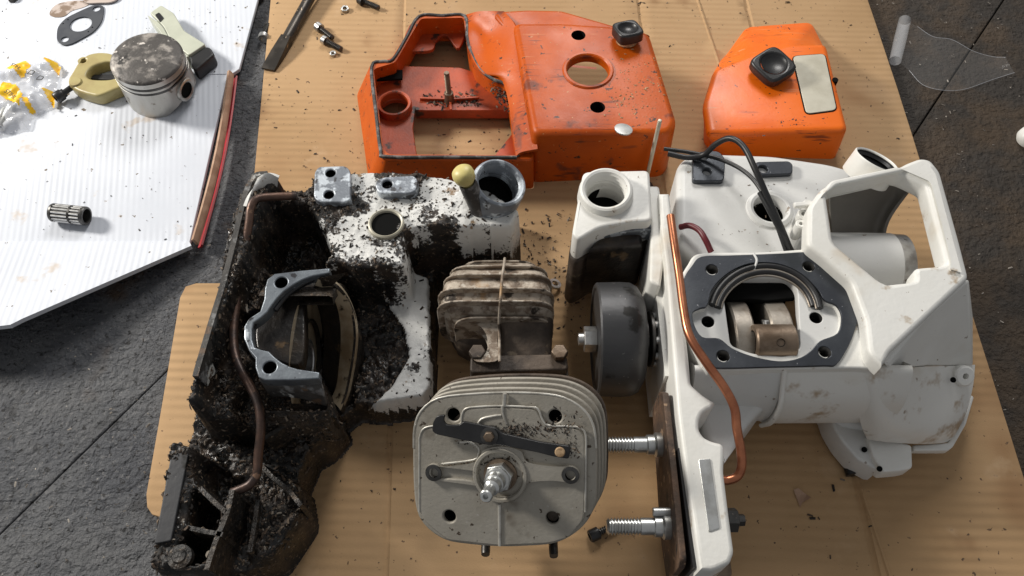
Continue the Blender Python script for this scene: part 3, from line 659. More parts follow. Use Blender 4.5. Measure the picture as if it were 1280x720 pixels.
# inner floor with openings
FL = .019; fp = flat(FL)
floor_o = xy([(466, 92), (505, 86), (640, 90), (645, 200), (478, 200)], FL)
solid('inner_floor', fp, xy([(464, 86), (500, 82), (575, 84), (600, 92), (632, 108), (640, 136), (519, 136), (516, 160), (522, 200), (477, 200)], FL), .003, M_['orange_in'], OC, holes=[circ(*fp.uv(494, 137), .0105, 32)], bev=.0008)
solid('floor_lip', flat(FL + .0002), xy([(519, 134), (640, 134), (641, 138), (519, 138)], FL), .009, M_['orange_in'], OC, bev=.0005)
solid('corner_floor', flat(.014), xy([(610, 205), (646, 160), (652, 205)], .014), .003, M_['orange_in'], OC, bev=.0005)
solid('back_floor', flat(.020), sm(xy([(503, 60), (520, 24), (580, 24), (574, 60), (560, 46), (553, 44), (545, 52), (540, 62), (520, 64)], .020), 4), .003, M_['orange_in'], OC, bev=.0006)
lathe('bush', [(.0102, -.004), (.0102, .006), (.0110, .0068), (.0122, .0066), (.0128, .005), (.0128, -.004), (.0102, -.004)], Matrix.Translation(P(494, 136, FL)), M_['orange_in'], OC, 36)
solid('dark_pocket', flat(FL + .006), xy([(466, 88), (503, 87), (503, 98), (468, 100)], FL + .006), .002, M_['void'], OC, bev=.0003)  # black plate painting the shade inside the corner pocket
pp = P(562, 126, FL)
lathe('stud', [(.0042, 0), (.0036, .003), (.0034, .008), (.0022, .0085)] + thread(.0021, .009, .026, .0012, .0003) + [(.0018, .0268), (0, .0268)], AX(pp, (-.02, .06, 1)), M_['oldsteel'], OC, 18)
for dx, dy in ((1, .1), (-1, .05), (.1, -1)):
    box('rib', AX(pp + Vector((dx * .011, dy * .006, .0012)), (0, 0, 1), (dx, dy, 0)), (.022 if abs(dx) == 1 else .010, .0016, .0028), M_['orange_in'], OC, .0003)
# saddle between frame and block
sheet('saddle', [[P(583, 18, FZ), P(600, 14, FZ + .009), P(630, 14, FZ + .016)],
                 [P(584, 45, FZ + .001), P(608, 42, FZ + .003), P(644, 32, TZ - .003)],
                 [P(590, 72, FZ + .001), P(614, 72, FZ + .004), P(652, 62, TZ - .006)],
                 [P(604, 92, FZ + .001), P(626, 88, FZ + .005), P(658, 88, TZ - .008)],
                 [P(630, 106, FZ + .001), P(640, 112, FZ + .005), P(664, 122, TZ - .009)],
                 [P(645, 195, FZ + .001), P(652, 190, FZ + .004), P(672, 186, TZ - .012)]], M_['orange_worn'], OC, th=.0025, sub=6)
# block
bt = rnd(xy([(641, 27), (705, 27), (767, 31), (812, 39), (847, 152), (838, 166), (666, 167)], TZ), .006)
bb = rnd(xy([(645, 80), (705, 80), (765, 86), (802, 94), (836, 206), (827, 221), (663, 228)], KZ), .006)
hp = flat(TZ)
solid('back_shoulder', flat(.050), rnd(xy([(616, 17), (626, 13), (660, 11), (702, 12), (765, 30), (795, 40), (705, 41), (636, 41)], .050), .003), .012, M_['orange_worn'], OC, bev=.003, seg=3)
shell('cover_block', bt, TZ, bb, KZ, M_['orange_worn'], OC, holes=[circ(*hp.uv(735, 88), .0148, 40, .0142), circ(*hp.uv(723, 44), .0052, 20), circ(*hp.uv(747, 134), .0052, 20)], bev=.0045)
blk = [o for o in OC.children if o.name.startswith('cover_block')][0]      # rear wall faces removed so back_light reaches the cardboard under the hole
bm = bmesh.new(); bm.from_mesh(blk.data); yb_ = P(705, 27, TZ).y - .012
bmesh.ops.delete(bm, geom=[f for f in bm.faces if f.calc_center_median().y > yb_ and f.calc_center_median().z < TZ - .008 and abs(f.normal.y) > .5], context='FACES')
bm.to_mesh(blk.data); bm.free()
lathe('opening_rim', [(.0148, -.006), (.0148, .0006), (.0156, .0013), (.0172, .0013), (.0180, .0002)], Matrix.Translation(P(735, 88, TZ)), M_['orange_worn'], OC, 44)
for x, y in ((723, 44), (747, 134)): lathe('screw_well', [(.0052, 0), (.005, -.014), (0, -.014)], Matrix.Translation(P(x, y, TZ)), M_['void'], OC, 20)
for k in range(3): lathe('dimple', [(.0011, .0001), (.0009, -.0006), (0, -.0006)], AX(P(706 + 11 * k, 168, TZ - .003), (0, -.6, .8)), M_['grime'], OC, 10)
def knob(name, c, size, h, m, parent, rot=.1, tilt=(0, 0, 1), dish=True, base=True):
    kp_ = Pl(c + Vector(tilt).normalized() * h, tilt, (math.cos(rot), math.sin(rot), 0))
    sq = sm([(size * a, size * b) for a, b in ((1, .0), (.86, .86), (0, 1), (-.86, .86), (-1, 0), (-.86, -.86), (0, -1), (.86, -.86))], 5)
    k = solid(name, kp_, sq, h * .72, m, parent, holes=[circ(0, 0, size * .66, 28)] if dish else (), bev=size * .16, seg=3)
    lathe('dish', [(size * .69, -.0004), (size * .55, -.0022), (0, -.0028)], kp_.M, m, k, 28, ang=60) if dish else None
    if base: lathe('collar', [(size * .78, 0), (size * .82, h * .3), (0, h * .3)], AX(c, tilt), M_['palechip'], k, 28)
    return k
knob('filler_cap', P(783, 52, TZ), .0095, .0115, M_['black'], OC, .35, (.0, .15, 1))
# pale wood flecks on the block
def sp_block():
    r = random.Random(12)
    for _ in range(260):
        x, y = r.gauss(790, 22), r.gauss(110, 26)
        if 690 < x < 832 and 35 < y < 162 and (x < 812 + (y - 40) * .25) and math.hypot(x - 735, (y - 88) * 1.35) > 32: yield P(x, y, TZ + .0001), (0, 0, 1)
chips('wood_flecks', sp_block(), M_['palechip'], (.00025, .0010), OC, 12)
def sp_rim():
    r = random.Random(13)
    for _ in range(500):
        t = r.random(); x, y = 606 + 34 * t + r.gauss(0, 5), 98 + 36 * t * t + r.gauss(0, 6)
        if math.hypot(x - 625, y - 112) < 40: yield P(x, y, FL + .001 + .014 * r.random() * (x > 612)), (0, 0, 1)
    for _ in range(160): yield P(r.uniform(530, 600), r.gauss(124, 5), FL + .0003), (0, 0, 1)
chips('packed_sawdust', sp_rim(), M_['chip'], (.0004, .0018), OC, 13, .5)

# ================================================================== small orange cover
O2 = thing('filter_cover', 'bright orange plastic cover with square black knob and blank metal label', 'cover', P(965, 120, KZ))
CZ = .034; c2 = flat(CZ)
t2 = rnd(xy([(893, 84), (940, 66), (985, 54), (1034, 53), (1047, 106), (1062, 163), (885, 168), (879, 130)], CZ), .006, 6)
b2 = rnd(xy([(873, 100), (907, 70), (933, 34), (1014, 28), (1033, 66), (1036, 118), (1046, 199), (902, 195), (880, 182)], KZ), .006, 6)
shell('cover_shell', t2, CZ, b2, KZ, M_['orange'], O2, bev=.0045)
lathe('edge_notch', [(0, .0005), (.0022, .0005), (.0022, -.006), (0, -.006)], Matrix.Translation(P(1044, 100, CZ)), M_['void'], O2, 18)
kb = knob('knob', P(962, 92, CZ), .0135, .0115, M_['black'], O2, .62, (-.02, -.12, 1), True, False)
for k in range(9):
    a = .62 + math.radians(-95 - 8 * k + 32)
    box('grip', AX(P(962, 92, CZ) + Vector((math.cos(a) * .0128, math.sin(a) * .0128, .006)), (0, 0, 1), (math.cos(a), math.sin(a), 0)), (.0016, .0009, .006), M_['black'], kb, .0003)
lp = flat(CZ + .0009); lo_ = rnd(tr(lp, [(991, 70), (1031, 67), (1046, 137), (1008, 142)]), .004, 5)
solid('label_recess', flat(CZ + .0004), inset(ccw(lo_), -.0008), .0012, M_['void'], O2, bev=.0002)
solid('metal_label', lp, lo_, .001, M_['label'], O2, bev=.0003)
def sp_scuff():
    r = random.Random(4)
    for cx, cy, sx, sy, n in ((903, 84, 6, 8, 22), (920, 81, 8, 2, 9), (992, 152, 7, 4, 12), (978, 150, 12, 6, 10), (975, 36, 10, 3, 8), (940, 130, 30, 20, 14)):
        for _ in range(n): yield P(r.gauss(cx, sx), r.gauss(cy, sy), CZ + .0001), (0, 0, 1)
chips('scuff_marks', sp_scuff(), M_['grime'], (.0002, .0009), O2, 4, .03)

# ================================================================== white crankcase
GZ = .090
WC = thing('clean_crankcase', 'cleaned white crankcase with crankshaft, clutch drum and copper pipe fitted', 'crankcase', P(970, 440, KZ))
gp_ = flat(GZ)
bore = sm(tr(gp_, [(884, 382), (890, 362), (905, 345), (925, 333), (947, 328), (975, 330), (1002, 342), (1022, 361), (1031, 375), (1045, 381), (1052, 395), (1047, 416), (1025, 426), (1014, 438), (1000, 447), (982, 451), (963, 450), (937, 444), (915, 435), (899, 423), (878, 421), (868, 406), (866, 391), (876, 385)]), 4)
gout = sm(tr(gp_, [(877, 320.5), (910, 319), (942, 318), (978, 316.5), (1012, 315), (1030, 322), (1052, 342), (1067, 365), (1073, 385), (1071, 405), (1062, 430), (1046, 455), (1030, 457), (968, 458.5), (905, 460), (891, 457), (877, 440), (862, 417), (855, 390), (854, 352), (865, 332)]), 4)
bh = [(890, 337), (1011, 333), (904, 445), (1031, 440)]
solid('cylinder_gasket', gp_, gout, .0016, M_['gasket'], WC, holes=[bore] + [circ(*gp_.uv(x, y), .0034, 20) for x, y in bh], bev=.0003)
# crankcase deck under the gasket
dp = flat(GZ - .0018)
deck_o = sm(tr(dp, [(872, 317), (910, 315), (942, 315), (978, 313), (1016, 311), (1036, 318), (1060, 340), (1090, 352), (1103, 365), (1106, 400), (1104, 430), (1100, 458), (1060, 460), (968, 461), (905, 463), (885, 462), (872, 442), (860, 420), (851, 392), (850, 352), (860, 330)]), 4)
solid('deck', dp, deck_o, .016, M_['white'], WC, holes=[bore] + [circ(*dp.uv(x, y), .0026, 20) for x, y in bh], bev=.0012)
for x, y in bh: lathe('bolt_hole', [(.0034, -.0004), (.0026, -.002), (.0024, -.014), (0, -.014)], Matrix.Translation(P(x, y, GZ)), M_['darksteel'], WC, 20)
# inner ledge with two lugs and the seal steps
lz = flat(GZ - .0048)
crank_open = rnd(tr(lz, [(903, 360), (920, 347), (985, 347), (997, 360), (1001, 436), (982, 446), (940, 442), (913, 432)]), .003)
solid('ledge', lz, inset(ccw(bore), -.001), .006, M_['greywhite'], WC, holes=[crank_open, circ(*lz.uv(885, 402), .0034, 18), circ(*lz.uv(1020, 397), .0034, 18)], bev=.0005)
for x, y in ((885, 402), (1020, 397)): lathe('stud_hole', [(.0034, -.0002), (.003, -.003), (.003, -.012), (0, -.012)], Matrix.Translation(P(x, y, GZ - .0048)), M_['darksteel'], WC, 20)
def arc_px(pts, z): return [P(x, y, z) for x, y in pts]
for k, (z, off) in enumerate(((GZ - .0022, 4.5), (GZ - .0036, 12))):
    for mm_, rr_, o2 in ((M_['rubber'], .0019, 0), (M_['web'], .0006, 4.4)):
        q = []
        for t in np.linspace(math.radians(192 - 2 * k), math.radians(352 - 4 * k), 18):
            q.append(P(957 + (73 - off - o2) * math.cos(t), 394 + (66 - off - o2) * math.sin(t), z))
        tube('seal_step', q, rr_, mm_, WC, smooth=2)
tube('case_seam', [P(942, 317, GZ + .0003), P(946, 325, GZ + .0003), P(944, 333, GZ - .001), P(941, 340, GZ - .003)], .0007, M_['greywhite'], WC, smooth=4)
# crank chamber (half barrel and roof, painted black for the bore's shade)
cx0, cx1 = P(904, 400, GZ).x + .001, P(1001, 400, GZ).x - .001; ccy = P(955, 400, GZ).y
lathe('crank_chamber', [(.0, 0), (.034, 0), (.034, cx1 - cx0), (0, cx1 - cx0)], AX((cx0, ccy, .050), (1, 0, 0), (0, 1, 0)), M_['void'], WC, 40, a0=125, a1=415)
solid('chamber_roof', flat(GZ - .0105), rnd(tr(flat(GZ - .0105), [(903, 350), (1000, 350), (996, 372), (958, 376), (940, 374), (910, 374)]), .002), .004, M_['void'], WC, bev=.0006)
def web(x0, x1, r, cz): return lathe('crank_web', [(0, 0), (r - .001, 0), (r, .001), (r, x1 - x0 - .001), (r - .001, x1 - x0), (0, x1 - x0)], AX((x0, ccy - .001, cz), (1, 0, 0)), M_['web'], cs, 56)
cs = thing('crankshaft', 'brown oiled crankshaft with connecting rod end in the white crankcase bore', 'crankshaft', (cx0 + .02, ccy, .03))
wz = .052
wa0 = P(917, 400, .083).x; wa1 = P(942, 400, .083).x; wb0 = P(963, 400, .083).x; wb1 = P(991, 400, .083).x
web(wa0, wa1, .0315, wz); web(wb0, wb1, .0315, wz)
lathe('crank_pin', [(0, 0), (.008, 0), (.008, wb0 - wa1), (0, wb0 - wa1)], AX((wa1, ccy, .060), (1, 0, 0)), M_['darksteel'], cs, 24)
e0, e1 = P(943, 424, .086), P(993, 420, .086); er = .0098
MC = AX(e0 + Vector((0, 0, -.004)), (1, 0, 0)); el_ = e1.x - e0.x
rod = lathe('rod_eye', [(.0066, 0), (er - .0006, 0), (er, .0008), (er, el_ - .0008), (er - .0006, el_), (.0066, el_), (.0066, 0)], MC, M_['oldsteel'], cs, 44)
lathe('oil_hole', [(.0022, .0003), (.0018, -.0004), (.0016, -.003), (0, -.003)], AX(e0 + Vector((el_ * .55, -.0045, -.004 + .0088)), (0, -.45, .89)), M_['void'], cs, 18)
lathe('rod_bore', [(.0064, -.0002), (.0064, el_), (0, el_)], MC, M_['void'], cs, 24)
box('rod_shank', AX((e0.x + el_ * .55, ccy, .066), (0, 0, 1)), (.008, .012, .030), M_['darksteel'], cs, .002)
# crank housing: rounded front wall below the deck
def profile_loft(name, sections, m, parent, n=4, ang=50):
    R = [smo([tuple(p) for p in s], n) for s in sections]; k = len(R[0])
    V = [p for r in R for p in r]; Fc = [(i * k + j, i * k + j + 1, (i + 1) * k + j + 1, (i + 1) * k + j) for i in range(len(R) - 1) for j in range(k - 1)]
    for e in (0, len(R) - 1): Fc.append(tuple(range(e * k, e * k + k)))
    return mesh(name, V, Fc, m, parent, ang=ang)
yF = P(1000, 460, GZ - .002).y
def hous(x, r=1.0): return [(x, yF + .0035, GZ - .006), (x, yF + .0005, GZ - .006), (x, yF - .004 * r, GZ - .011), (x, yF - .0105 * r, .068), (x, yF - .0125 * r, .052), (x, yF - .009 * r, .036), (x, yF + .002, .024), (x, yF + .020, .016), (x, yF + .06, .012)]
xa = P(868, 490, .06).x; xm = P(965, 490, .06).x; xb = P(1100, 490, .06).x
profile_loft('crank_housing', [hous(xm, 1.06), hous((xm + xb) / 2, 1.04), hous(xb + .008, 1.0)], M_['stained'], WC)
profile_loft('clutch_side_housing', [hous(xa - .004, .7), hous((xa + xm) / 2, .85), hous(xm - .0006, .92)], M_['greywhite'], WC)
tube('split_flange', [(xm - .0003, yF + .001, GZ - .004), (xm - .0003, yF - .006, GZ - .012), (xm - .0003, yF - .0135, .068), (xm - .0003, yF - .015, .052), (xm - .0003, yF - .010, .034)], .0014, M_['stained'], WC)
# rear tank
TKZ = .071; tp = flat(TKZ)
tank_o = rnd(tr(tp, [(846, 305), (846, 204), (866, 188), (905, 190), (965, 192), (1040, 203), (1075, 214), (1064, 236), (1030, 246), (1020, 290), (1004, 306), (998, 330), (870, 330)]), .007, 6)
solid('rear_tank', tp, tank_o, TKZ - .012, M_['greywhite'], WC, holes=[circ(*tp.uv(962, 262), .0098, 36)], bev=.005, seg=4)
solid('tank_foot', flat(.013), rnd(tr(flat(.03), [(860, 300), (860, 225), (1030, 240), (1010, 330)]), .006), .009, M_['greywhite'], WC, bev=.002)
lathe('tank_hole', [(.0098, -.004), (.0096, -.03), (0, -.03)], Matrix.Translation(P(962, 262, TKZ)), M_['void'], WC, 32)
lathe('hole_rim', [(.0145, -.0002), (.0138, .0014), (.0118, .0022), (.0102, .0016), (.0097, -.0005), (.0097, -.006)], Matrix.Translation(P(962, 262, TKZ)), M_['greywhite'], WC, 40)
z1 = flat(TKZ + .0035)
pd = solid('handle_pad', z1, rnd(tr(z1, [(866, 190), (898, 188), (907, 198), (905, 226), (866, 226)]), .003), .0042, M_['gasket'], WC, holes=[circ(*z1.uv(880, 195), .0028, 18), circ(*z1.uv(884, 214), .0028, 18)], bev=.0006)
pd = solid('handle_pad', z1, rnd(tr(z1, [(944, 202), (986, 201), (991, 205), (991, 217), (949, 219), (944, 212)]), .0025), .0042, M_['gasket'], WC, holes=[circ(*z1.uv(954, 211), .0029, 18)], bev=.0006)
solid('pad_seat', flat(TKZ + .0006), rnd(tr(z1, [(943, 203), (987, 200), (993, 206), (993, 220), (948, 222), (943, 214)]), .0025), .0028, M_['greywhite'], WC, bev=.0008)
# fuel filler neck
na = Vector((.33, .36, .87)).normalized(); nc = P(1096, 200, .092)
lathe('fuel_neck', [(.0123, -.003), (.0124, 0), (.0132, .0006), (.0138, 0), (.0142, -.008), (.0143, -.0125)], AX(nc, na), M_['white'], WC, 40)
lathe('neck_thread', [(.0122, -.0006)] + [(.0122 - .0012 * (k % 2), -.0016 - .0014 * k) for k in range(8)] + [(.011, -.0128), (0, -.0128)], AX(nc, na), M_['black'], WC, 36)
# fan shroud frame
RZ = .098; rp = flat(RZ)
ro = rnd(tr(rp, [(1010, 258), (1026, 236), (1042, 226), (1126, 207.5), (1134, 203), (1151, 196.5), (1164, 199), (1176, 214), (1200, 300), (1212, 347), (1160, 396), (1112, 441), (1104, 462), (1086, 440), (1082, 400), (1064, 352), (1030, 322), (1009, 306)]), .003)
ri = rnd(tr(rp, [(1033, 242), (1042, 231), (1124, 215), (1147, 226), (1157, 231), (1182, 327), (1178, 331), (1146, 334), (1143, 339), (1145, 350), (1112, 356), (1099, 350), (1058, 316), (1042, 303)]), .0048, 6)
solid('shroud_frame', rp, ro, .013, M_['white'], WC, holes=[ri], bev=.0026, seg=3)
rz2 = flat(RZ + .0018)
solid('shroud_lip', rz2, rnd(tr(rz2, [(1031, 238), (1042, 227), (1126, 209), (1150, 200), (1162, 203), (1172, 217), (1194, 300), (1206, 344), (1184, 338), (1186, 326), (1161, 228), (1147, 222), (1124, 212), (1043, 229), (1034, 240)]), .002), .004, M_['white'], WC, bev=.0012)
# shroud walls standing on the tank/ground
def wall(name, top, ztop, zbot, th, m, parent, flare=0):
    a = [P(x, y, ztop) for x, y in top]; V = []; n = len(a)
    for i, p in enumerate(a):
        d = (a[min(i + 1, n - 1)] - a[max(i - 1, 0)]); d.z = 0; d.normalize(); nn = Vector((-d.y, d.x, 0)) * th / 2
        for z, s in ((ztop, 1), (ztop, -1), (zbot, -1), (zbot, 1)):
            q = p + nn * s; V.append((q.x, q.y, z))
    Fc = [(i * 4 + k, i * 4 + (k + 1) % 4, i * 4 + 4 + (k + 1) % 4, i * 4 + 4 + k) for i in range(n - 1) for k in range(4)] + [(0, 1, 2, 3), tuple(range(4 * n - 4, 4 * n))]
    return mesh(name, V, Fc, m, parent, ang=30)
# scroll: curved inner wall
M_['scroll'] = mat('shaded_scroll_grey', (.20, .185, .165), (.15, .14, .125), 20, .4, .65, .5)  # grey wall with its shadow painted into the colour
sheet('fan_scroll', [[P(1038, 232, .090), P(1085, 223, .090), P(1126, 217, .090), P(1150, 228, .089)],
                     [P(1038, 255, .074), P(1080, 250, .072), P(1112, 246, .070), P(1131, 243, .078)],
                     [P(1040, 285, .060), P(1070, 282, .057), P(1096, 280, .055), P(1108, 276, .062)],
                     [P(1045, 312, .050), P(1068, 312, .047), P(1088, 312, .045), P(1101, 312, .050)]], M_['scroll'], WC, th=.002)
# bearing housing seen through the shroud
h0 = P(1030, 345, .058); hx1 = P(1117, 345, .058).x; hx2 = P(1136, 345, .058).x
lathe('bearing_housing', [(.0, 0), (.021, 0), (.0205, hx1 - h0.x), (0, hx1 - h0.x)], AX((h0.x, h0.y + .008, .055), (1, 0, 0)), M_['greywhite'], WC, 48)
lathe('bearing_ring', [(0, 0), (.0202, 0), (.0198, (hx2 - hx1) * .85), (.017, hx2 - hx1), (0, hx2 - hx1)], AX((hx1, h0.y + .008, .055), (1, 0, 0)), M_['steel'], WC, 48)
# boss with small screws left of the shroud
for (x, y, r, h) in ((1004, 268, .0035, .018), (1010, 255, .003, .024), (1001, 280, .003, .012)):
    lathe('boss', [(r, 0), (r, h), (r * .8, h + .0008), (r * .4, h + .0006), (r * .38, h - .003), (0, h - .003)], Matrix.Translation(P(x, y, .088) - Vector((0, 0, h))), M_['white'], WC, 18)
box('clip', AX(P(1006, 256, .092), (0, 0, 1), (1, .1, 0)), (.013, .003, .003), M_['white'], WC, .0008)
# triangular deck facet and right flank
def poly3(name, pts, faces, m, parent, ang=25, bev=.0015):
    o = mesh(name, [P(*p) for p in pts], faces, m, parent, ang=ang)
    if bev:
        b = o.modifiers.new('bevel', 'BEVEL'); b.width = bev; b.segments = 3; b.limit_method = 'ANGLE'; b.angle_limit = math.radians(20); b.harden_normals = False
    return o
poly3('flank', [(1098, 357, .092), (1146, 352, .0935), (1211, 349, .0945), (1156, 399, .092), (1108, 458, .088), (1094, 440, .089), (1216, 458, .046), (1160, 458, .058), (1112, 462, .078), (1094, 430, .02), (1216, 395, .02)],
      [(0, 1, 2, 3, 4, 5), (2, 6, 7, 3), (3, 7, 8, 4), (0, 5, 9), (1, 0, 9, 10), (2, 1, 10), (6, 2, 10), (8, 7, 6, 10, 9), (4, 8, 9, 5)], M_['white'], WC)
# lower right body (front cowl): smooth sheet
sheet('front_cowl', [[P(1066, 462, .084), P(1092, 461, .084), P(1114, 461, .078), P(1160, 458, .059), P(1198, 457, .050), P(1219, 456, .045)],
                     [P(1068, 482, .074), P(1094, 478, .080), P(1118, 480, .070), P(1160, 482, .054), P(1196, 482, .047), P(1216, 484, .040)],
                     [P(1072, 512, .058), P(1096, 510, .066), P(1122, 512, .058), P(1158, 514, .046), P(1190, 514, .041), P(1208, 515, .034)],
                     [P(1078, 536, .044), P(1100, 536, .050), P(1126, 538, .046), P(1156, 539, .038), P(1182, 538, .034), P(1197, 538, .028)],
                     [P(1084, 549, .034), P(1102, 552, .036), P(1128, 554, .032), P(1152, 555, .028), P(1174, 554, .025), P(1188, 552, .020)]], M_['stained'], WC, th=.0022, sub=5)
solid('cowl_tab', flat(.030), rnd(tr(flat(.030), [(1084, 543), (1140, 556), (1141, 585), (1128, 588), (1103, 590), (1090, 568)]), .002), .012, M_['white'], WC, bev=.0012)
solid('cowl_foot', flat(.026), rnd(tr(flat(.026), [(1034, 512), (1080, 508), (1098, 556), (1102, 590), (1072, 574), (1053, 552), (1040, 530)]), .003), .020, M_['greywhite'], WC, bev=.0015)
solid('cowl_lip', flat(.023), rnd(tr(flat(.023), [(1141, 556), (1186, 553), (1204, 524), (1213, 492), (1218, 496), (1208, 530), (1192, 558), (1186, 563), (1142, 563)]), .001), .006, M_['white'], WC, bev=.001)
lathe('screw_boss', [(.006, -.012), (.006, .0005), (.005, .0016), (.0018, .0016), (.0016, -.004), (0, -.004)], AX(P(1205, 470, .050), (.1, -.55, .8)), M_['white'], WC, 24)
for (x, y, z) in ((1191, 475, .052), (1099, 586, .0308), (1080, 562, .0268)): lathe('screw_hole', [(.0016, .0006), (.0014, -.0002), (0, -.0002)], AX(P(x, y, z), (-.1, -.3, .9)), M_['void'], WC, 14)
solid('under_body', flat(.030), rnd(tr(flat(.030), [(1010, 470), (1120, 470), (1195, 470), (1190, 520), (1120, 540), (1050, 530)]), .006), .026, M_['greywhite'], WC, bev=.004)
tube('rubber_foot', [P(1048, 540, .007), P(1057, 568, .0068), P(1066, 594, .0066)], .0038, M_['rubber'], WC)
# clutch side plate
SP = .086; sp_ = flat(SP)
plate_o = rnd(tr(sp_, [(822, 240), (838, 240), (848, 330), (856, 400), (861, 445), (864, 480), (880, 494), (896, 503), (897, 509), (886, 511), (878, 517), (874, 526), (874, 537), (880, 546), (890, 551), (903, 554), (906, 560), (905, 590), (912, 646), (918, 690), (913, 704), (893, 713), (874, 714), (866, 650), (854, 570), (847, 515), (841, 440), (832, 330), (826, 285)]), .0015, 3)
solid('side_plate', sp_, plate_o, .074, M_['white'], WC, bev=.0022, seg=3)
wall('inner_web', [(818, 290), (826, 380), (836, 470)], .070, .012, .004, M_['white'], WC)
solid('bare_patch', flat(SP + .0006), rnd(tr(flat(SP + .0006), [(873, 574), (888, 573), (900, 660), (886, 665)]), .0008), .0012, M_['zinc'], WC, bev=.0003)
solid('front_gusset', flat(.062), rnd(tr(flat(.062), [(868, 468), (968, 472), (962, 505), (945, 520), (925, 545), (905, 605), (895, 570), (880, 540)]), .004), .050, M_['greywhite'], WC, bev=.004, seg=4)
wall('gusset_rib', smo([(880, 482), (905, 494), (935, 490), (960, 482)], 4), .068, .03, .0025, M_['greywhite'], WC)
# copper oil pipe
tube('oil_pipe', [P(838, 270, .098), P(843, 305, .098), P(849, 345, .097), P(855, 390, .097), P(862, 420, .097), P(882, 452, .096), P(905, 484, .094), P(918, 510, .090), P(921, 535, .086), P(926, 562, .080), P(927, 582, .076), P(922, 595, .073), P(911, 600, .072), P(902, 600, .072)], .0023, M_['copper'], WC, 12)
# bar pad gasket, rusty bar plate, studs
wall('bar_gasket', [(851, 560), (860, 630), (871, 709)], .080, .022, .0034, M_['rubber'], WC)
bar = thing('bar_plate', 'rusty brown steel bar plate against the white crankcase pad', 'plate', P(850, 640, .02))
yb0, yb1 = P(836, 482, .078), P(858, 708, .078); bx0 = yb0.x - .0022
def bar_pl(x): return Pl((x, 0, 0), (-1, 0, 0), (0, 1, 0))
bpl = bar_pl(bx0 - .0016)
by = lambda px, py, z: (P(px, py, z).y)
bo = [(by(836, 482, .078), .070), (by(836, 492, .078), .079), (by(845, 560, .078), .079), (by(858, 700, .078), .0785), (by(860, 707, .078), .073), (by(860, 707, .078), .040), (by(850, 640, .078), .034), (by(836, 482, .078), .046)]
# local axes of that plane: x = +y world
lx, ly = bpl.x, bpl.y
bo2 = [((Vector((0, y, z))).dot(lx), (Vector((0, y, z))).dot(ly)) for y, z in bo]
solid('bar_face', bpl, rnd(bo2, .002), .0032, M_['rust'], bar, bev=.0005)
for (x, y, zz, ln, lab) in ((829, 556, .062, 78, 'threaded zinc bar stud beside the cylinder, nearer the clutch drum'), (838, 658, .062, 80, 'threaded zinc bar stud with a locating pin next to it')):
    t = thing('bar_stud', lab, 'stud', P(x, y, zz)); p0 = P(x, y, zz); p0.x = bx0 - .0016; p1 = P(x - ln, y, zz); L_ = p0.x - p1.x
    A = AX(p0, (-1, 0, 0))
    lathe('stud_collar', [(0, -.0005), (.0062, -.0005), (.0064, .003), (.0058, .0036), (.0052, .0040), (.0052, .0075), (.0048, .0079), (0, .0079)], A, M_['zinc'], t, 28)
    lathe('stud_thread', [(.0042, .0078), (.0042, .014)] + thread(.0042, .014, L_ - .001, .0016, .0008) + [(.003, L_), (0, L_)], A, M_['zinc'], t, 24)
tpin = lathe('locating_pin', [(0, -.001), (.0022, -.001), (.0022, .008), (.0018, .0085), (0, .0085)], AX(Vector((bx0 - .0016, P(838, 640, .066).y, .066)), (-1, 0, 0)), M_['zinc'], bar, 18)
cap_screw('black_screw', P(737, 671, KZ + .0036), P(772, 655, KZ + .003), .0036, .0022, .0055, M_['black'], 'black socket screw lying under the lower bar stud')
# nut on the far side of the plate, small foot below
lathe('rear_nut', [(0, 0), (.0062, 0), (.0062, .005), (.005, .0055), (.0032, .0055), (.003, .009), (0, .009)], AX(Vector((P(913, 650, .05).x - .002, P(913, 650, .05).y, .05)), (1, 0, 0)), M_['darksteel'], WC, 6, ang=30)
solid('plate_foot', flat(.03), rnd(tr(flat(.03), [(880, 690), (912, 690), (916, 720), (880, 724)]), .002), .026, M_['oldsteel'], WC, bev=.001)
# clutch drum, nut, sprocket
CD = thing('clutch_drum', 'dark steel clutch drum on the crankshaft end of the white crankcase', 'clutch drum', P(772, 440, KZ))
dz = .052; dx0 = P(744, 427, dz).x; dx1 = P(803, 427, dz).x; dy = P(772, 424, dz).y; dl = dx1 - dx0; A = AX((dx0, dy, dz), (1, 0, 0)); dr = .0325
lathe('drum', [(0, .001), (dr - .004, .001), (dr - .003, 0), (dr - .001, 0), (dr, .001), (dr + .0003, dl * .5), (dr, dl * .72), (dr - .002, dl * .86), (dr - .007, dl * .97), (dr - .012, dl), (0, dl)], A, M_['drum'], CD, 72)
ngon('nut', 6, .0075, .0075, AX((dx0 + .001, dy, dz), (-1, 0, 0), (0, 1, .4)), M_['steel'], CD)
lathe('shaft_tip', [(0, .011), (.0036, .0105), (.0038, .0)], AX((dx0 + .001, dy, dz), (-1, 0, 0)), M_['steel'], CD, 20)
for k, (r, x, w) in enumerate(((.0125, .001, .0018), (.0160, .0038, .0022), (.0120, .0068, .0024), (.0165, .0102, .0018), (.011, .0128, .010))):
    lathe('sprocket_ring', [(0, 0), (r - .0004, 0), (r, .0004), (r, w - .0004), (r - .0004, w), (0, w)], AX((dx1 + x - .0005, dy, dz), (1, 0, 0)), M_['darksteel'], CD, 36)
for k in range(9):
    a = 2 * math.pi * k / 9; lathe('spring_roller', [(0, 0), (.0022, 0), (.0022, .0048), (0, .0048)], AX((dx1 + .0052, dy + .0135 * math.cos(a), dz + .0135 * math.sin(a)), (1, 0, 0)), M_['steel'], CD, 10)
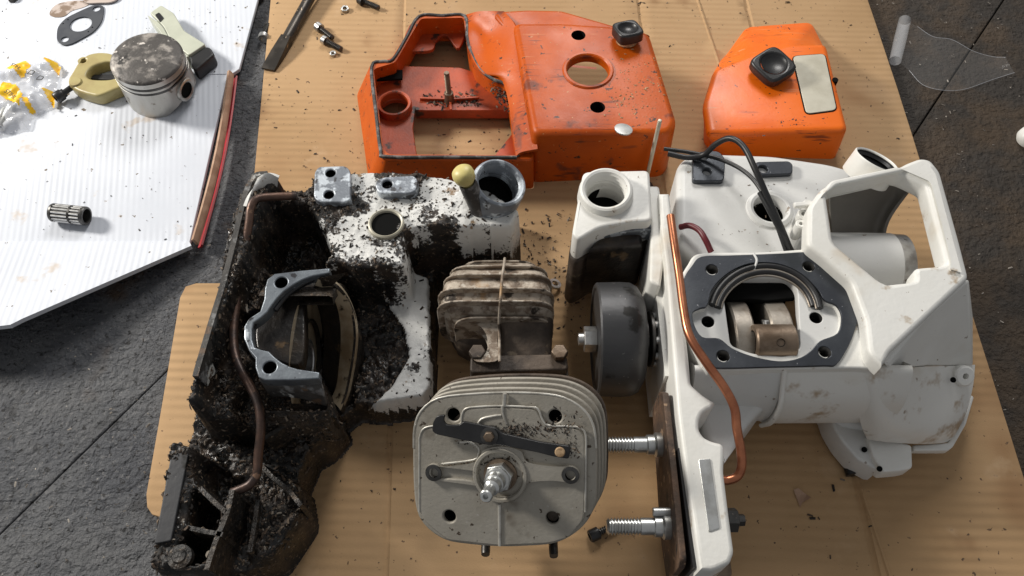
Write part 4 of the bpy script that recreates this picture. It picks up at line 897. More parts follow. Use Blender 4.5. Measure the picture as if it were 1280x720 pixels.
# oil tank block
OT = thing('oil_tank', 'white and grimy black oil tank with threaded filler beside the clutch drum', 'oil tank', P(765, 330, KZ))
oz = .088; op = flat(oz)
ot = ccw(rnd(tr(op, [(729, 214), (812, 212), (816, 276), (792, 277), (750, 284), (723, 300), (715, 292)]), .004, 5))
solid('tank_top', op, ot, .022, M_['white'], OT, holes=[circ(*op.uv(757, 243), .0122, 40)], bev=.0018, seg=3)
solid('tank_body', flat(oz - .0225), inset(ot, -.0006), .052, M_['burnt_dark'], OT, bev=.003, seg=3)
solid('tank_front', flat(oz - .012), rnd(tr(flat(oz - .012), [(722, 312), (752, 292), (806, 280), (812, 276), (813, 300), (806, 306), (735, 312)]), .003), .050, M_['oil'], OT, bev=.004, seg=3)
sheet('cast_ledge', [[P(752, 287, .081), P(780, 281, .081), P(813, 279, .081)], [P(754, 294, .079), P(782, 289, .080), P(814, 287, .080)], [P(758, 304, .070), P(784, 298, .072), P(813, 300, .071)]], M_['scraped'], OT, th=.002)  # bright sheet laid over the tank front as its silver smear
tube('front_rib', [P(727, 332, .052), P(760, 331, .052), P(786, 331, .052)], .0016, M_['drum'], OT)
nk = P(757, 243, oz)
na2 = Vector((-.05, -.05, 1)).normalized()
lathe('filler_neck', [(.0165, -.004), (.0158, .003), (.0150, .0052), (.0138, .0058), (.0124, .0052)] + [(.0124 - .0009 * (k % 2), .0045 - .0013 * k) for k in range(9)] + [(.0112, -.010)], AX(nk, na2), M_['white'], OT, 48)
lathe('filler_well', [(.0118, -.008), (.0116, -.019), (0, -.019)], AX(nk, na2), M_['void'], OT, 32)
solid('tank_bracket', flat(.080), rnd(tr(flat(.080), [(806, 232), (824, 232), (834, 300), (826, 360), (812, 352), (814, 280)]), .002), .07, M_['white'], WC, bev=.0015)
# cables and hose
tube('ignition_cable', [P(835, 192, .075), P(860, 197, .076), P(880, 193, .080), P(895, 180, .090), P(913, 173, .098), P(930, 184, .100), P(945, 214, .098), P(962, 252, .090), P(978, 288, .082), P(990, 318, .072)], .0018, M_['rubber'], WC, 12)
tube('ignition_cable', [P(830, 186, .074), P(865, 191, .076), P(900, 199, .079), P(930, 214, .083), P(950, 236, .086), P(968, 274, .084), P(984, 318, .072)], .0013, M_['rubber'], WC, 9)
tube('ignition_cable', [P(950, 240, .090), P(966, 270, .086), P(982, 300, .078), P(992, 320, .068)], .0018, M_['rubber'], WC, 9)
tube('fuel_hose', [P(850, 284, .074), P(862, 282, .078), P(874, 288, .080), P(882, 300, .080), P(889, 315, .076)], .0018, M_['wirered'], WC, 9)
# brass stud with flange behind the tank
bq = P(825, 150, .075)
bs = thing('throttle_rod', 'thin brass rod standing behind the white crankcase tank', 'rod', (bq.x, bq.y, KZ))
lathe('rod', [(0, .0708), (.0011, .0706), (.0014, .070), (.0014, .002)], Matrix.Translation((bq.x, bq.y, KZ)), M_['label'], bs, 14)
lathe('rod_foot', [(.0014, .003), (.006, .0025), (.0065, 0), (0, 0)], Matrix.Translation((bq.x, bq.y, KZ)), M_['darksteel'], bs, 20)
lathe('flange', [(.0012, -.002), (.003, -.002), (.003, 0), (.006, .0004), (.006, .0012), (0, .0016)], AX(P(779, 163, .062), (.1, .2, 1)), M_['zinc'], OC, 24)

def sp_white():
    r = random.Random(31)
    for k in range(70):
        t = r.random(); yield P(1040 + 34 * t + r.gauss(0, 1.2), 324 + 34 * t + r.gauss(0, 1.2), GZ - .0016), (0, 0, 1)
    for k in range(60): yield P(r.uniform(900, 1040), r.uniform(225, 310), TKZ + .0002), (0, 0, 1)
chips('dirt_flecks', sp_white(), M_['oldsteel'], (.0002, .0007), WC, 31, .2)

# ================================================================== dirty crankcase half
DC = thing('dirty_crankcase', 'filthy white crankcase half caked in black oily sawdust', 'crankcase', P(380, 480, KZ))
# ---- body as a modelled relief: plateaus, pits and grime
stp = .0008; X0, X1, Y0, Y1 = -.195, .006, -.205, .060
gx = np.arange(X0, X1, stp); gy = np.arange(Y0, Y1, stp); GX, GY = np.meshgrid(gx, gy, indexing='ij')
H = np.zeros_like(GX); D = np.ones_like(GX)      # height, grime amount (also paints the shadow beside the bore rim)
def mask(px, z):
    poly = [P(x, y, z) for x, y in px]; m = np.zeros_like(GX, bool)
    for i in range(len(poly)):
        a, b = poly[i - 1], poly[i]
        if abs(b.y - a.y) < 1e-9: continue
        cr = ((a.y > GY) != (b.y > GY)) & (GX < (b.x - a.x) * (GY - a.y) / (b.y - a.y) + a.x); m ^= cr
    return m
def blur(A, r):
    k = np.exp(-.5 * (np.arange(-3 * r, 3 * r + 1) / r) ** 2); k /= k.sum()
    p = 3 * r; B = np.pad(A, p, mode='edge')
    B = np.apply_along_axis(lambda v: np.convolve(v, k, 'valid'), 0, B); return np.apply_along_axis(lambda v: np.convolve(v, k, 'valid'), 1, B)
def put(px, z, dirt, zt=None):
    m = mask(px, z if zt is None else zt); H[m] = z; D[m] = dirt; return m
# low skirt (everything stands on this)
put([(300, 250), (640, 262), (640, 330), (545, 345), (540, 500), (450, 508), (400, 545), (372, 590), (382, 625), (380, 660), (345, 712), (300, 740), (190, 740), (230, 560), (250, 480), (290, 330)], .022, 1.0)
# lower panel in front of the tank
put([(446, 342), (508, 336), (536, 345), (540, 480), (530, 497), (470, 505), (446, 500)], .034, .25)
put([(446, 360), (475, 372), (505, 412), (512, 450), (490, 486), (470, 505), (440, 505)], .030, 1.0)  # full grime here paints the deep shadow right of the bore rim
# rear tank
put([(345, 238), (372, 226), (440, 213), (500, 213), (562, 221), (612, 236), (652, 262), (640, 284), (520, 286), (508, 292), (506, 334), (442, 338), (425, 330), (345, 325)], .071, .29)
put([(620, 262), (652, 262), (640, 284), (612, 285)], .071, .1)
# pit behind the side plate
put([(322, 254), (385, 262), (402, 288), (414, 318), (400, 334), (345, 342), (322, 352), (305, 345)], .034, 1.0, .068)
put([(330, 240), (392, 232), (398, 258), (330, 254)], .060, 1.0)
# grime shelf between plate and bore
put([(308, 330), (345, 338), (330, 350), (326, 388), (306, 400), (302, 430), (318, 450), (320, 475), (300, 520), (245, 535), (262, 430)], .060, 1.0)
put([(318, 470), (402, 472), (420, 520), (400, 545), (372, 560), (330, 560), (300, 520)], .046, 1.0)
# side plate ridge
put([(330, 214), (350, 222), (338, 236), (318, 290), (300, 340), (276, 400), (254, 452), (240, 530), (224, 522), (238, 476), (264, 394), (279, 309), (281, 293), (297, 239), (314, 218)], .084, .55)
# lower front lump
put([(240, 540), (330, 560), (395, 545), (372, 600), (380, 650), (345, 702), (300, 715), (235, 715), (262, 600)], .034, 1.0)
put([(330, 585), (372, 600), (378, 640), (345, 690), (310, 700), (318, 640)], .042, 1.0)
# bar pad
PADZ = .060
put([(216, 548), (223, 549), (262, 568), (292, 612), (286, 640), (262, 716), (189, 714), (185, 704), (212, 557)], PADZ, .62)
for q in ([(252, 566), (270, 574), (288, 612), (278, 634), (250, 604), (246, 584)], [(247, 614), (275, 640), (270, 662), (238, 656)], [(236, 664), (266, 670), (256, 704), (232, 706), (225, 690)]):
    put(q, .030, .95, PADZ - .004)
inside_m = H > 0
Hb = blur(H, 1); edge = np.abs(blur(H, 3) - H)
def fbm(sc, seed, oct_=4):
    A = np.zeros_like(GX); amp = 1
    rng = np.random.default_rng(seed)
    for o in range(oct_):
        n = max(4, int(.27 * sc)); G = rng.standard_normal((n + 3, n + 3))
        u = (GX - X0) * sc * .98; v = (GY - Y0) * sc * .98
        i = np.clip(u.astype(int), 0, n); j = np.clip(v.astype(int), 0, n); fu = u - i; fv = v - j; fu = fu * fu * (3 - 2 * fu); fv = fv * fv * (3 - 2 * fv)
        A += amp * ((G[i, j] * (1 - fu) + G[i + 1, j] * fu) * (1 - fv) + (G[i, j + 1] * (1 - fu) + G[i + 1, j + 1] * fu) * fv); amp *= .55; sc *= 2.1
    return A
n1 = fbm(60, 1); n2 = fbm(160, 2); n3 = fbm(420, 3, 2)
wx = np.clip((GX - P(440, 280, .071).x) / .05, -1, 1)       # the grime thins out towards the filler end
Dn = np.clip(D + .16 * n1 * (D < .9) - .28 * wx * (D < .5) + np.clip(edge * 16, 0, .10), 0, 1)
Hf = Hb + np.where(inside_m, Dn * (.0011 * n1 + .0010 * n2 + .0006 * n3) + .00012 * n2, 0)
Hf = np.where(inside_m | (Hb > .002), np.maximum(Hf, KZ), 0)
keep = Hb > .0006
ii, jj = np.where(keep[:-1, :-1] | keep[1:, :-1] | keep[:-1, 1:] | keep[1:, 1:])
idx = -np.ones_like(GX, int); nx_, ny_ = GX.shape
use = np.zeros_like(keep); use[ii, jj] = use[ii + 1, jj] = use[ii, jj + 1] = use[ii + 1, jj + 1] = True
idx[use] = np.arange(use.sum()); Z = np.where(Hf > 0, Hf, KZ)
V = np.stack([GX[use], GY[use], Z[use]], 1); Fq = np.stack([idx[ii, jj], idx[ii + 1, jj], idx[ii + 1, jj + 1], idx[ii, jj + 1]], 1)
me = bpy.data.meshes.new('casting'); me.from_pydata(V.tolist(), [], Fq.tolist())
at = me.attributes.new('grime', 'FLOAT', 'POINT'); at.data.foreach_set('value', Dn[use].astype(np.float32))
def grime_extra(m, N, L, co, nz, ramp, mix, col, b):
    a = N.new('ShaderNodeAttribute'); a.attribute_name = 'grime'
    def add(x, y, k):
        q = N.new('ShaderNodeMath'); q.operation = 'MULTIPLY_ADD'; L.new(y, q.inputs[0]); q.inputs[1].default_value = k; L.new(x, q.inputs[2]); return q.outputs[0]
    s = add(add(a.outputs['Fac'], nz(150, 8), .9), nz(520, 4), .75)
    f = ramp(s, 1.02, 1.12)
    dirt = mix(ramp(nz(70), .4, .66), (.008, .0078, .0076), (.036, .025, .018))
    dirt = mix(ramp(nz(500, 3), .6, .68), dirt, (.17, .125, .085))
    dirt = mix(ramp(nz(26), .6, .75), dirt, (.02, .021, .024))
    r = N.new('ShaderNodeMapRange'); L.new(nz(60), r.inputs[0]); r.inputs[1].default_value = .4; r.inputs[2].default_value = .62; r.inputs[3].default_value = .75; r.inputs[4].default_value = .25
    L.new(r.outputs[0], b.inputs['Roughness'])
    return mix(f, col, dirt)
M_['casting'] = mat('grimy_white_casting', (.70, .70, .68), (.62, .62, .60), 40, .4, .65, .5, specks=[((.25, .17, .1), 60, .68, .76)], bump=.0004, bscale=420, extra=grime_extra)
cast = finish('casting', me, M_['casting'], DC, None, None); me.shade_smooth()
# ---- chips lying on the grime
r = random.Random(21); sp = []
cand = np.argwhere(inside_m); wgt = ((Dn[inside_m] ** 2) * .9 + .09) * np.where(H[inside_m] < .036, .3, 1)
tot = len(cand); pick = np.random.default_rng(4).choice(tot, 12000, p=wgt / wgt.sum())
for q in pick:
    i, j = cand[q]
    if Hf[i, j] < .02: continue
    gz = Vector((-(Hf[min(i + 1, nx_ - 1), j] - Hf[i - 1, j]) / (2 * stp), -(Hf[i, min(j + 1, ny_ - 1)] - Hf[i, j - 1]) / (2 * stp), 1)).normalized()
    sp.append((Vector((GX[i, j] + r.uniform(-.5, .5) * stp, GY[i, j] + r.uniform(-.5, .5) * stp, Hf[i, j])), gz))
for _ in range(900):
    a = math.radians(r.uniform(150, 275)); xx = r.uniform(-.04, 0); n_ = Vector((0, math.cos(a), math.sin(a)))
    sp.append((Vector((P(408, 405, GZ).x + xx, P(405, 405, GZ).y, .046)) + n_ * .0446, n_))
chips('caked_sawdust', sp, M_['chip'], (.0003, .0015), DC, 22, .5)
# ---- bored half: flange, barrel, split ring, bearing
fp_ = flat(GZ)
fl_o = tr(fp_, [(412, 335), (412, 341), (390, 345), (377, 350), (365, 357), (355, 364), (347, 372), (340, 381), (334, 390), (326, 397), (317, 403), (315, 412), (315, 424), (318, 434), (327, 437), (336, 439), (343, 446), (352, 453), (362, 458), (372, 461), (385, 463), (399, 465), (399, 473), (365, 475), (331, 475), (323, 471), (319, 459), (319, 447), (311, 438), (305, 423), (305, 408), (311, 398), (325, 389), (330, 374), (331, 360), (334, 349), (343, 342), (375, 338)])
solid('bore_flange', fp_, fl_o, .0075, M_['scraped'], DC, holes=[circ(*fp_.uv(351.5, 353), .0034, 20), circ(*fp_.uv(337, 459), .0034, 20)], bev=.0007)
for x, y in ((351.5, 353), (337, 459)): lathe('bolt_hole', [(.0034, -.0006), (.0031, -.007), (0, -.007)], Matrix.Translation(P(x, y, GZ)), M_['void'], DC, 20)
dcx = P(408, 405, GZ).x; dcy = P(405, 405, GZ).y; dcz = .046; RO, RI = .0445, .0385
A = AX((dcx, dcy, dcz), (1, 0, 0), (0, 1, 0))
# local angle 0 = +y, 90 = +z
lathe('barrel', [(RO, -.040), (RO, -.002), (RO - .0008, 0), (RI, 0), (RI, -.020)], A, M_['caked'], DC, 60, a0=152, a1=424)
RIMO = [(398, 347, .087), (413, 350, .084), (427, 361, .078), (437, 378, .069), (443, 398, .060), (445, 420, .052), (443, 444, .044), (439, 468, .037), (434, 492, .031), (426, 513, .027)]
RIMI = [(394, 357, .082), (406, 361, .079), (416, 371, .073), (422, 386, .064), (425, 402, .055), (426, 420, .047), (425, 442, .039), (423, 464, .033), (420, 484, .028), (413, 500, .026)]
ro_, ri_ = [P(*q) for q in RIMO], [P(*q) for q in RIMI]
sheet('split_ring', [ro_, [(a * .5 + b * .5) + Vector((.0004, 0, .0006)) for a, b in zip(ro_, ri_)], ri_], M_['tan_oil'], DC, th=.0022)
sheet('rim_wall', [ro_, [p + Vector((.0012, -.0004, -.008)) for p in ro_], [Vector((p.x + .001, p.y - .001, min(p.z - .012, .02))) for p in ro_]], M_['caked'], DC, th=.0016)
sheet('bore_inner', [ri_, [p + Vector((-.003, 0, -.004)) for p in ri_], [p + Vector((-.012, .002, -.010)) for p in ri_]], M_['oil'], DC, th=.0012)
lathe('chamber_wall', [(RI, -.0195), (.013, -.0205), (.0128, -.030)], A, M_['tan_oil'], DC, 48)
lathe('main_bearing', [(.0128, -.026), (.0125, -.0185), (.0112, -.0185), (.0108, -.0195), (.0095, -.0195), (.0092, -.0188), (.0078, -.0188), (.0076, -.026)], A, M_['steel'], DC, 36)
lathe('bearing_bore', [(.0076, -.024), (0, -.024)], A, M_['void'], DC, 24)
lathe('balance_rib', [(.024, -.0195), (.024, -.0172), (.0225, -.0172), (.0225, -.0195)], A, M_['oil'], DC, 48)
solid('lug_floor', flat(GZ - .012), sm(tr(flat(GZ - .012), [(322, 398), (345, 372), (372, 352), (380, 380), (378, 450), (350, 452), (330, 440), (320, 432)]), 4), .01, M_['oil'], DC, bev=.001)
tube('seal_groove', [P(x, y, GZ - .005) for x, y in ((405, 344), (388, 350), (370, 360), (355, 373), (344, 388))], .0016, M_['rubber'], DC)
wall('side_plate', smo([(334, 216), (318, 219), (308, 238), (300, 268), (291, 306), (278, 356), (262, 408), (248, 455), (244, 470)], 4), .0865, .03, .0030, M_['chipped'], DC)
sheet('flange_brow', [[P(324, 474, .083), P(350, 477, .083), P(378, 476, .083), P(400, 475, .083)], [P(330, 484, .076), P(352, 487, .078), P(380, 488, .079), P(404, 490, .078)], [P(338, 496, .064), P(356, 496, .068), P(384, 500, .069), P(408, 508, .064)]], M_['chipped'], DC, th=.002)
for q in ([(330, 548, .052), (352, 534, .056), (378, 522, .058), (402, 512, .056)], [(318, 572, .050), (340, 596, .048), (360, 612, .047), (376, 632, .044)], [(322, 625, .048), (318, 655, .047), (312, 690, .044)]):
    wall('web_rib', smo([(a, b) for a, b, c in q], 3), q[1][2], .02, .0022, M_['caked'], DC)
sheet('plate_lobe', [[P(322, 222, .089), P(334, 216, .090), P(348, 222, .088)], [P(314, 240, .088), P(326, 232, .086), P(346, 236, .078)], [P(308, 258, .087), P(318, 252, .080), P(338, 252, .064)]], M_['casting'], DC, th=.002)
# ---- pads, hole ring, filler neck, plug
pz = flat(.0765)
solid('handle_pad', pz, rnd(tr(pz, [(393, 215), (398, 208), (432, 207), (438, 213), (438, 250), (431, 253), (397, 252), (392, 246)]), .003), .007, M_['whitemetal'], DC, holes=[circ(*pz.uv(413, 216), .0031, 18), circ(*pz.uv(411, 243), .0031, 18)], bev=.0009)
solid('handle_pad', pz, rnd(tr(pz, [(470, 225), (480, 221), (517, 219), (523, 225), (521, 238), (512, 242), (474, 242), (469, 234)]), .0025), .007, M_['whitemetal'], DC, holes=[circ(*pz.uv(484, 230), .0031, 18)], bev=.0009)
for x, y in ((413, 216), (411, 243), (484, 230)): lathe('bolt_hole', [(.0031, -.0012), (.003, -.0066), (0, -.0066)], Matrix.Translation(P(x, y, .0765)), M_['void'], DC, 18)
lathe('hole_rim', [(.0108, -.002), (.0106, .0018), (.0098, .0024), (.0090, .0018), (.0086, -.0005), (.0086, -.004)], Matrix.Translation(P(483, 281, .072)), M_['label'], DC, 36)
lathe('tank_hole', [(.0088, .0002), (0, .0003)], Matrix.Translation(P(483, 281, .0722)), M_['void'], DC, 32)
na3 = Vector((.30, -.12, .94)).normalized(); nc3 = P(625, 228, .086)
lathe('filler_neck', [(.0172, -.016), (.0165, -.002), (.0158, 0), (.0146, .0006), (.0136, 0)] + [(.0134 - .0010 * (k % 2), -.001 - .0015 * k) for k in range(8)] + [(.0122, -.014)], AX(nc3, na3), M_['whitemetal'], DC, 44)
lathe('filler_well', [(.0126, -.011), (.0122, -.02), (0, -.02)], AX(nc3, na3), M_['void'], DC, 32)
pl0 = P(600, 262, .071); pl1 = P(581, 222, .099); pd_ = (pl1 - pl0)
pg = lathe('plug_stem', [(.0058, 0), (.0054, pd_.length - .006), (.0050, pd_.length - .004)], AX(pl0, pd_), M_['grime'], DC, 20)
lathe('yellow_plug', [(.0036, -.006), (.0042, -.0035), (.0060, -.001), (.0066, .002), (.0062, .0048), (.0045, .0066), (.002, .0074), (0, .0075)], AX(pl1, pd_), M_['plug_white'], DC, 24, ang=60)
# ---- tarnished pipe
tube('oil_pipe', [P(371, 245, .086), P(350, 245.5, .087), P(328, 247, .089), P(318, 251, .090), P(313, 262, .089), P(311, 280, .086), P(306, 310, .080), P(299, 345, .075), P(295, 385, .071), P(292, 420, .070), P(296, 450, .070), P(312, 482, .070), P(323, 506, .069), P(326, 535, .066), P(323, 568, .060), P(321, 592, .056), P(313, 605, .054), P(300, 612, .053), P(290, 616, .052)], .0024, M_['oldcopper'], DC, 12)
# ---- pad ribs and bare strip
wall('pad_rib', smo([(249, 609), (262, 622), (282, 640)], 3), .0635, .028, .0022, M_['caked'], DC)
wall('pad_rib', smo([(238, 660), (256, 664), (278, 668)], 3), .0635, .028, .0022, M_['caked'], DC)
wall('pad_rib', smo([(290, 612), (284, 640), (268, 680), (258, 712)], 3), .0635, .02, .0024, M_['caked'], DC)
solid('bare_strip', flat(PADZ + .0022), rnd(tr(flat(PADZ + .002), [(215, 562), (236, 566), (214, 676), (193, 680)]), .001), .003, M_['drum'], DC, bev=.0005)
lathe('pad_screw', [(0, .0022), (.003, .002), (.0036, .001), (.0058, .0006), (.006, -.003)], Matrix.Translation(P(225, 696, PADZ + .001)), M_['caked'], DC, 20)

# ================================================================== cylinder with spark plug and exhaust
CY = thing('engine_cylinder', 'grey finned engine cylinder lying head up with spark plug and exhaust box', 'cylinder', P(640, 560, KZ))
hn = Vector((-.22, -.60, .77)).normalized(); h0_ = P(630, 590, .090); hp_ = Pl(h0_, hn, (1, 0, 0))
P0 = sm(tr(hp_, [(516, 580), (517, 545), (521, 525), (532, 507), (552, 497), (590, 492.5), (631, 491), (672, 492), (700, 496), (722, 506), (737, 521), (744, 540), (746, 570), (746, 605), (744, 630), (733, 653), (714, 670), (690, 680), (655, 683), (625, 683.5), (590, 681), (556, 675), (530, 656), (519, 630)]), 4)
P0 = ccw(P0); hd_h = [(567, 518.5), (694, 520.5), (563, 644), (691, 646)]
HH = [circ(*hp_.uv(x, y), .0031, 20) for x, y in hd_h]
solid('head_plate', hp_, P0, .0032, M_['alu'], CY, holes=HH, bev=.0009)
p1 = hp_.up(.0016)
P1 = rnd(tr(hp_, [(524, 545), (531, 534), (575, 531), (579, 515), (587, 509), (628, 507.5), (671, 510), (679, 526), (686, 532), (722, 534), (732, 543), (732, 600), (731, 648), (711, 671), (688, 678), (625, 681), (560, 674), (533, 652), (524, 635)]), .0028, 4)
solid('head_panel', p1, P1, .0028, M_['alu'], CY, holes=HH[2:], bev=.0008)
# bright worn edges of panel and first fin
def on(pl, px, h=0): u = pl.uv(*px); return pl.w(u[0], u[1], h)
def edge_line(name, px, pl, r, m, h=0, smooth=3): return tube(name, [on(pl, q, h) for q in px], r, m, CY, 8, smooth)
edge_line('panel_edge', [(524, 640), (524, 560), (525, 545), (531, 535), (550, 532), (575, 531), (577, 520), (582, 511), (600, 508.5), (628, 507.5), (660, 509), (672, 511), (678, 525), (686, 532), (710, 533), (724, 535), (732, 544), (732, 580), (731.5, 640)], p1, .00055, M_['alu_edge'], -.0002)
edge_line('fin_edge', [(517, 560), (518, 535), (526, 514), (548, 498), (590, 492.7), (631, 491), (672, 492), (704, 497), (730, 513), (742, 534), (745, 560)], hp_, .0006, M_['alu_edge'], -.0003)
edge_line('head_rib', [(631, 492), (630, 507)], p1, .0010, M_['alu_edge'], 0, 0)
edge_line('head_rib', [(624.5, 630), (625, 682)], p1, .0009, M_['alu_edge'], 0, 0)
edge_line('panel_step', [(628, 508), (629, 518), (633, 530)], p1, .0007, M_['alu_edge'], 0)
edge_line('panel_step', [(596, 534), (602, 524), (618, 520), (627, 519)], p1, .0007, M_['alu_edge'], 0)
edge_line('panel_step', [(575, 553), (588, 553), (598, 560), (598, 568), (592, 575), (552, 580)], p1, .0006, M_['alu_edge'], 0)
# lower fins
for k in range(1, 5):
    q = inset(P0, -.0006 * min(k, 3))
    solid('fin', hp_.up(-.0080 * k), q, .0022, M_['alu'] if k < 4 else M_['burnt_dark'], CY, bev=.0008)
    if k < 3: pass
cen = hp_.uv(630, 588)
lathe('barrel', [(0, 0), (.034, 0), (.033, -.030), (.031, -.044), (0, -.044)], hp_.up(-.002).M @ Matrix.Translation((cen[0], cen[1], 0)), M_['burnt_dark'], CY, 40)
for x, y in ((607, 689), (692, 691)):
    lathe('base_stud', [(0, .002), (.0022, .002), (.0024, 0), (.0024, -.02)], AX(P(x, y, .030), (0, -.85, .3)), M_['darksteel'], CY, 14)
# head holes, arms, boss
for x, y in hd_h: lathe('head_bolt_hole', [(.0031, -.0005), (.0029, -.004), (.0027, -.005), (.0027, -.0062), (0, -.0062)], AX(on(hp_, (x, y)), hn), M_['void'], CY, 20)
bz = hp_.up(.0034)
arm = tr(bz, [(536, 585), (542, 580.5), (560, 581), (594, 575), (603, 561), (627, 556), (652, 562), (661, 576), (694, 581), (713, 581), (723, 588), (722, 599), (712, 605), (690, 603), (660, 606), (650, 620), (627, 627), (604, 620), (594, 606), (560, 602), (543, 602), (535, 595)])
solid('boss_arms', bz, sm(arm, 4), .0026, M_['alu'], CY, holes=[circ(*bz.uv(542, 591), .0026, 18), circ(*bz.uv(713, 594), .0026, 18), circ(*bz.uv(627, 591.5), .0108, 40)], bev=.0008)
for x, y in ((542, 591), (713, 594)): 
    lathe('washer', [(.0024, 0), (.0024, .0006), (.0040, .0006), (.0042, 0)], AX(on(bz, (x, y)), hn), M_['darksteel'], CY, 24)
    lathe('arm_hole', [(.0026, -.0003), (.0024, -.0022), (0, -.0022)], AX(on(bz, (x, y)), hn), M_['void'], CY, 18)
bc = on(hp_, (627, 591.5)); 
lathe('plug_seat', [(.0132, .0036), (.0128, .0042), (.0116, .0042), (.0110, .0034), (.0108, .0014), (0, .0014)], AX(bc, hn), M_['alu'], CY, 48)
SPK = thing('spark_plug', 'zinc plated spark plug screwed into the centre of the cylinder head', 'spark plug', bc)
base = bc + hn * .0014
lathe('gasket_ring', [(.0080, 0), (.0080, .0016), (.005, .0018)], AX(base, hn), M_['oldsteel'], SPK, 32)
ngon('hex', 6, .0070, .0052, AX(base + hn * .0016, hn, (1, .3, 0)), M_['zinc'], SPK, .0005)
lathe('shell', [(.0058, .0066), (.0058, .0082), (.0052, .0086), (.0046, .0088), (.0044, .0135), (.0038, .0139), (.0036, .0185), (.0030, .019), (.0024, .0195), (.0023, .0245), (.0029, .0248), (.0029, .0284), (.0024, .029), (.0013, .029), (.0011, .0272), (0, .0272)], AX(base, hn), M_['zinc'], SPK, 32)
# decompression lever
lvp = hp_.up(.0064)
lev = tr(lvp, [(540, 539), (541, 528), (545, 521), (550, 519), (556, 519), (554, 526), (557, 531), (566, 532), (575, 531), (579, 527), (600, 531), (619, 535), (628, 542), (650, 547), (676, 553), (713, 558), (711, 574), (692, 571), (673, 566), (648, 561), (622, 556), (607, 556), (577, 550), (545, 543)])
solid('lever', lvp, rnd(lev, .0012, 3), .0020, M_['black'], CY, bev=.0004)
lathe('lever_spacer', [(.004, -.004), (.004, .0)], AX(on(lvp, (612, 545), -.0005), hn), M_['darksteel'], CY, 16)
lathe('lever_washer', [(.0042, .0), (.0042, .0008), (0, .0008)], AX(on(lvp, (612, 545)), hn), M_['darksteel'], CY, 20)
ngon('lever_bolt', 6, .0026, .0026, AX(on(lvp, (612, 545)), hn), M_['oldsteel'], CY)
lathe('lever_pin', [(.0024, -.004), (.0024, .0004), (.002, .0008), (0, .0008)], AX(on(lvp, (700, 565)), hn), M_['palechip'], CY, 18)
def sp_head():
    r = random.Random(8)
    for cx, cy, sx, sy, n in ((650, 538, 14, 5, 240), (700, 536, 12, 8, 120), (715, 560, 5, 6, 60), (600, 578, 20, 3, 50), (640, 575, 16, 4, 60), (590, 552, 12, 3, 40)):
        for _ in range(n):
            q = on(p1, (r.gauss(cx, sx), r.gauss(cy, sy)), .0001); yield q, hn
chips('baked_dirt', sp_head(), M_['chip'], (.0002, .0009), CY, 8, .3)
# exhaust box
EX = 'exhaust'
ey = lambda py, z: P(620, py, z).y
exz = .066
def rrect(y, x0, x1, z0, z1, r):
    return [(x, y, z) for x, z in rnd([(x0, z0), (x1, z0), (x1, z1), (x0, z1)], r, 5)]
xl = lambda px, py, z: P(px, py, z).x
secs = []
for py, a, b, z1, z0 in ((327, 577, 672, .052, .02), (334, 562, 684, .062, .018), (345, 554, 688, .066, .016), (362, 549, 691, .068, .016), (378, 550, 692, .067, .016), (392, 560, 693, .062, .02), (399, 568, 693, .056, .022)):
    secs.append(rrect(ey(py, z1), xl(a, py, z1), xl(b, py, z1), z0, z1, .012))
k = len(secs[0]); V = [p for s in secs for p in s]
Fc = [(i * k + j, i * k + (j + 1) % k, (i + 1) * k + (j + 1) % k, (i + 1) * k + j) for i in range(len(secs) - 1) for j in range(k)] + [tuple(range(k)), tuple(range((len(secs) - 1) * k, len(secs) * k))]
exb = mesh('exhaust_box', V, Fc, M_['burnt'], CY, ang=60)
for py, a, b, z1 in ((326, 577, 672, .055), (332, 562, 684, .0655), (342.5, 554, 689, .0700), (360, 547, 692, .0722), (376, 546, 692, .0705), (396.5, 568, 688, .062)):
    y = ey(py, z1); pl = Pl((0, y + .0007, 0), (0, 1, 0), (1, 0, 0))
    o_ = [(x, z) for x, _, z in rrect(0, xl(a, py, z1) - .001, xl(b, py, z1) + .001, .02, z1, .014)]
    o_ = [(Vector((x, 0, z)).dot(pl.x), Vector((x, 0, z)).dot(pl.y)) for x, z in o_]
    solid('exhaust_fin', pl, o_, .0013, M_['burnt'], CY, bev=.0006)
tube('exhaust_rib', [P(631, 323, .060), P(630, 332, .0675), P(628, 344, .0715), P(626.5, 360, .0735), P(625.5, 376, .0722), P(624, 397, .063), P(624, 412, .0565), P(624.5, 430, .0562), P(624.5, 452, .0562)], .0008, M_['burnt'], CY, 8)
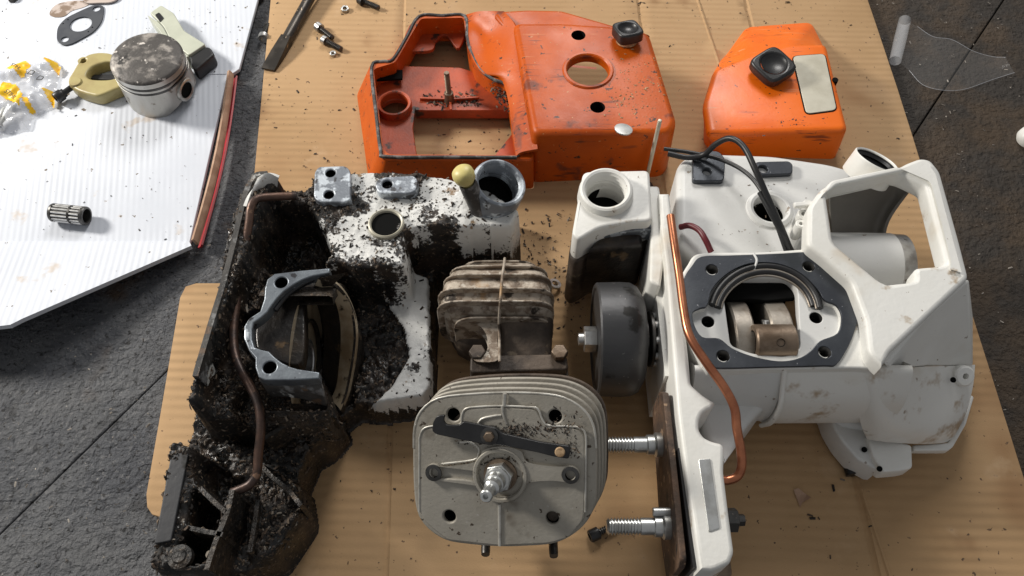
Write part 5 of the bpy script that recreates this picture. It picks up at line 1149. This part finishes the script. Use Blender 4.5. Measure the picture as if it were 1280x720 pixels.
# neck: right big duct and left bracket leg
def duct(name, secs, m): 
    k = len(secs[0]); V = [p for s in secs for p in s]
    Fc = [(i * k + j, i * k + (j + 1) % k, (i + 1) * k + (j + 1) % k, (i + 1) * k + j) for i in range(len(secs) - 1) for j in range(k)] + [tuple(range(k)), tuple(range((len(secs) - 1) * k, len(secs) * k))]
    return mesh(name, V, Fc, m, CY, ang=60)
duct('exhaust_duct', [rrect(ey(py, z1), xl(a, py, z1), xl(b, py, z1), z0, z1, .007) for py, a, b, z1, z0 in ((392, 622, 692, .060, .018), (415, 622, 691, .054, .016), (438, 620, 690, .050, .014), (456, 618, 692, .048, .012))], M_['burnt_dark'])
duct('exhaust_belly', [rrect(ey(py, z1), xl(a, py, z1), xl(b, py, z1), z0, z1, .006) for py, a, b, z1, z0 in ((390, 556, 640, .044, .014), (408, 562, 640, .040, .012), (425, 570, 640, .036, .012), (436, 584, 640, .032, .012))], M_['burnt_dark'])
solid('exhaust_leg', flat(.056), sm(tr(flat(.056), [(560, 396), (590, 397), (624, 398), (625, 425), (625, 452), (596, 455), (588, 447), (604, 440), (606, 425), (600, 412), (585, 404)]), 4), .010, M_['burnt'], CY, bev=.0015)
solid('exhaust_flange', flat(.052), rnd(tr(flat(.052), [(588, 444), (708, 442), (711, 462), (587, 466)]), .003), .008, M_['burnt_dark'], CY, bev=.0012)
solid('flange_gasket', flat(.0435), rnd(tr(flat(.0435), [(588, 450), (708, 448), (712, 474), (587, 476)]), .003), .010, M_['burnt_dark'], CY, bev=.0012)
for x, y in ((597, 441), (699, 441)): ngon('flange_bolt', 6, .0048, .0052, Matrix.Translation(P(x, y + 3, .052)), M_['burnt_dark'] if x < 650 else M_['oldsteel'], CY, .0007)
o = lathe('loose_washer', [(.0022, 0), (.0042, 0), (.0042, .0016), (.0022, .0016), (.0022, 0)], AX(P(693, 356, KZ + .0025), (.3, .2, .8)), M_['steel'], None, 18); tag(o, 'small bright washer on the cardboard behind the exhaust box', 'washer')
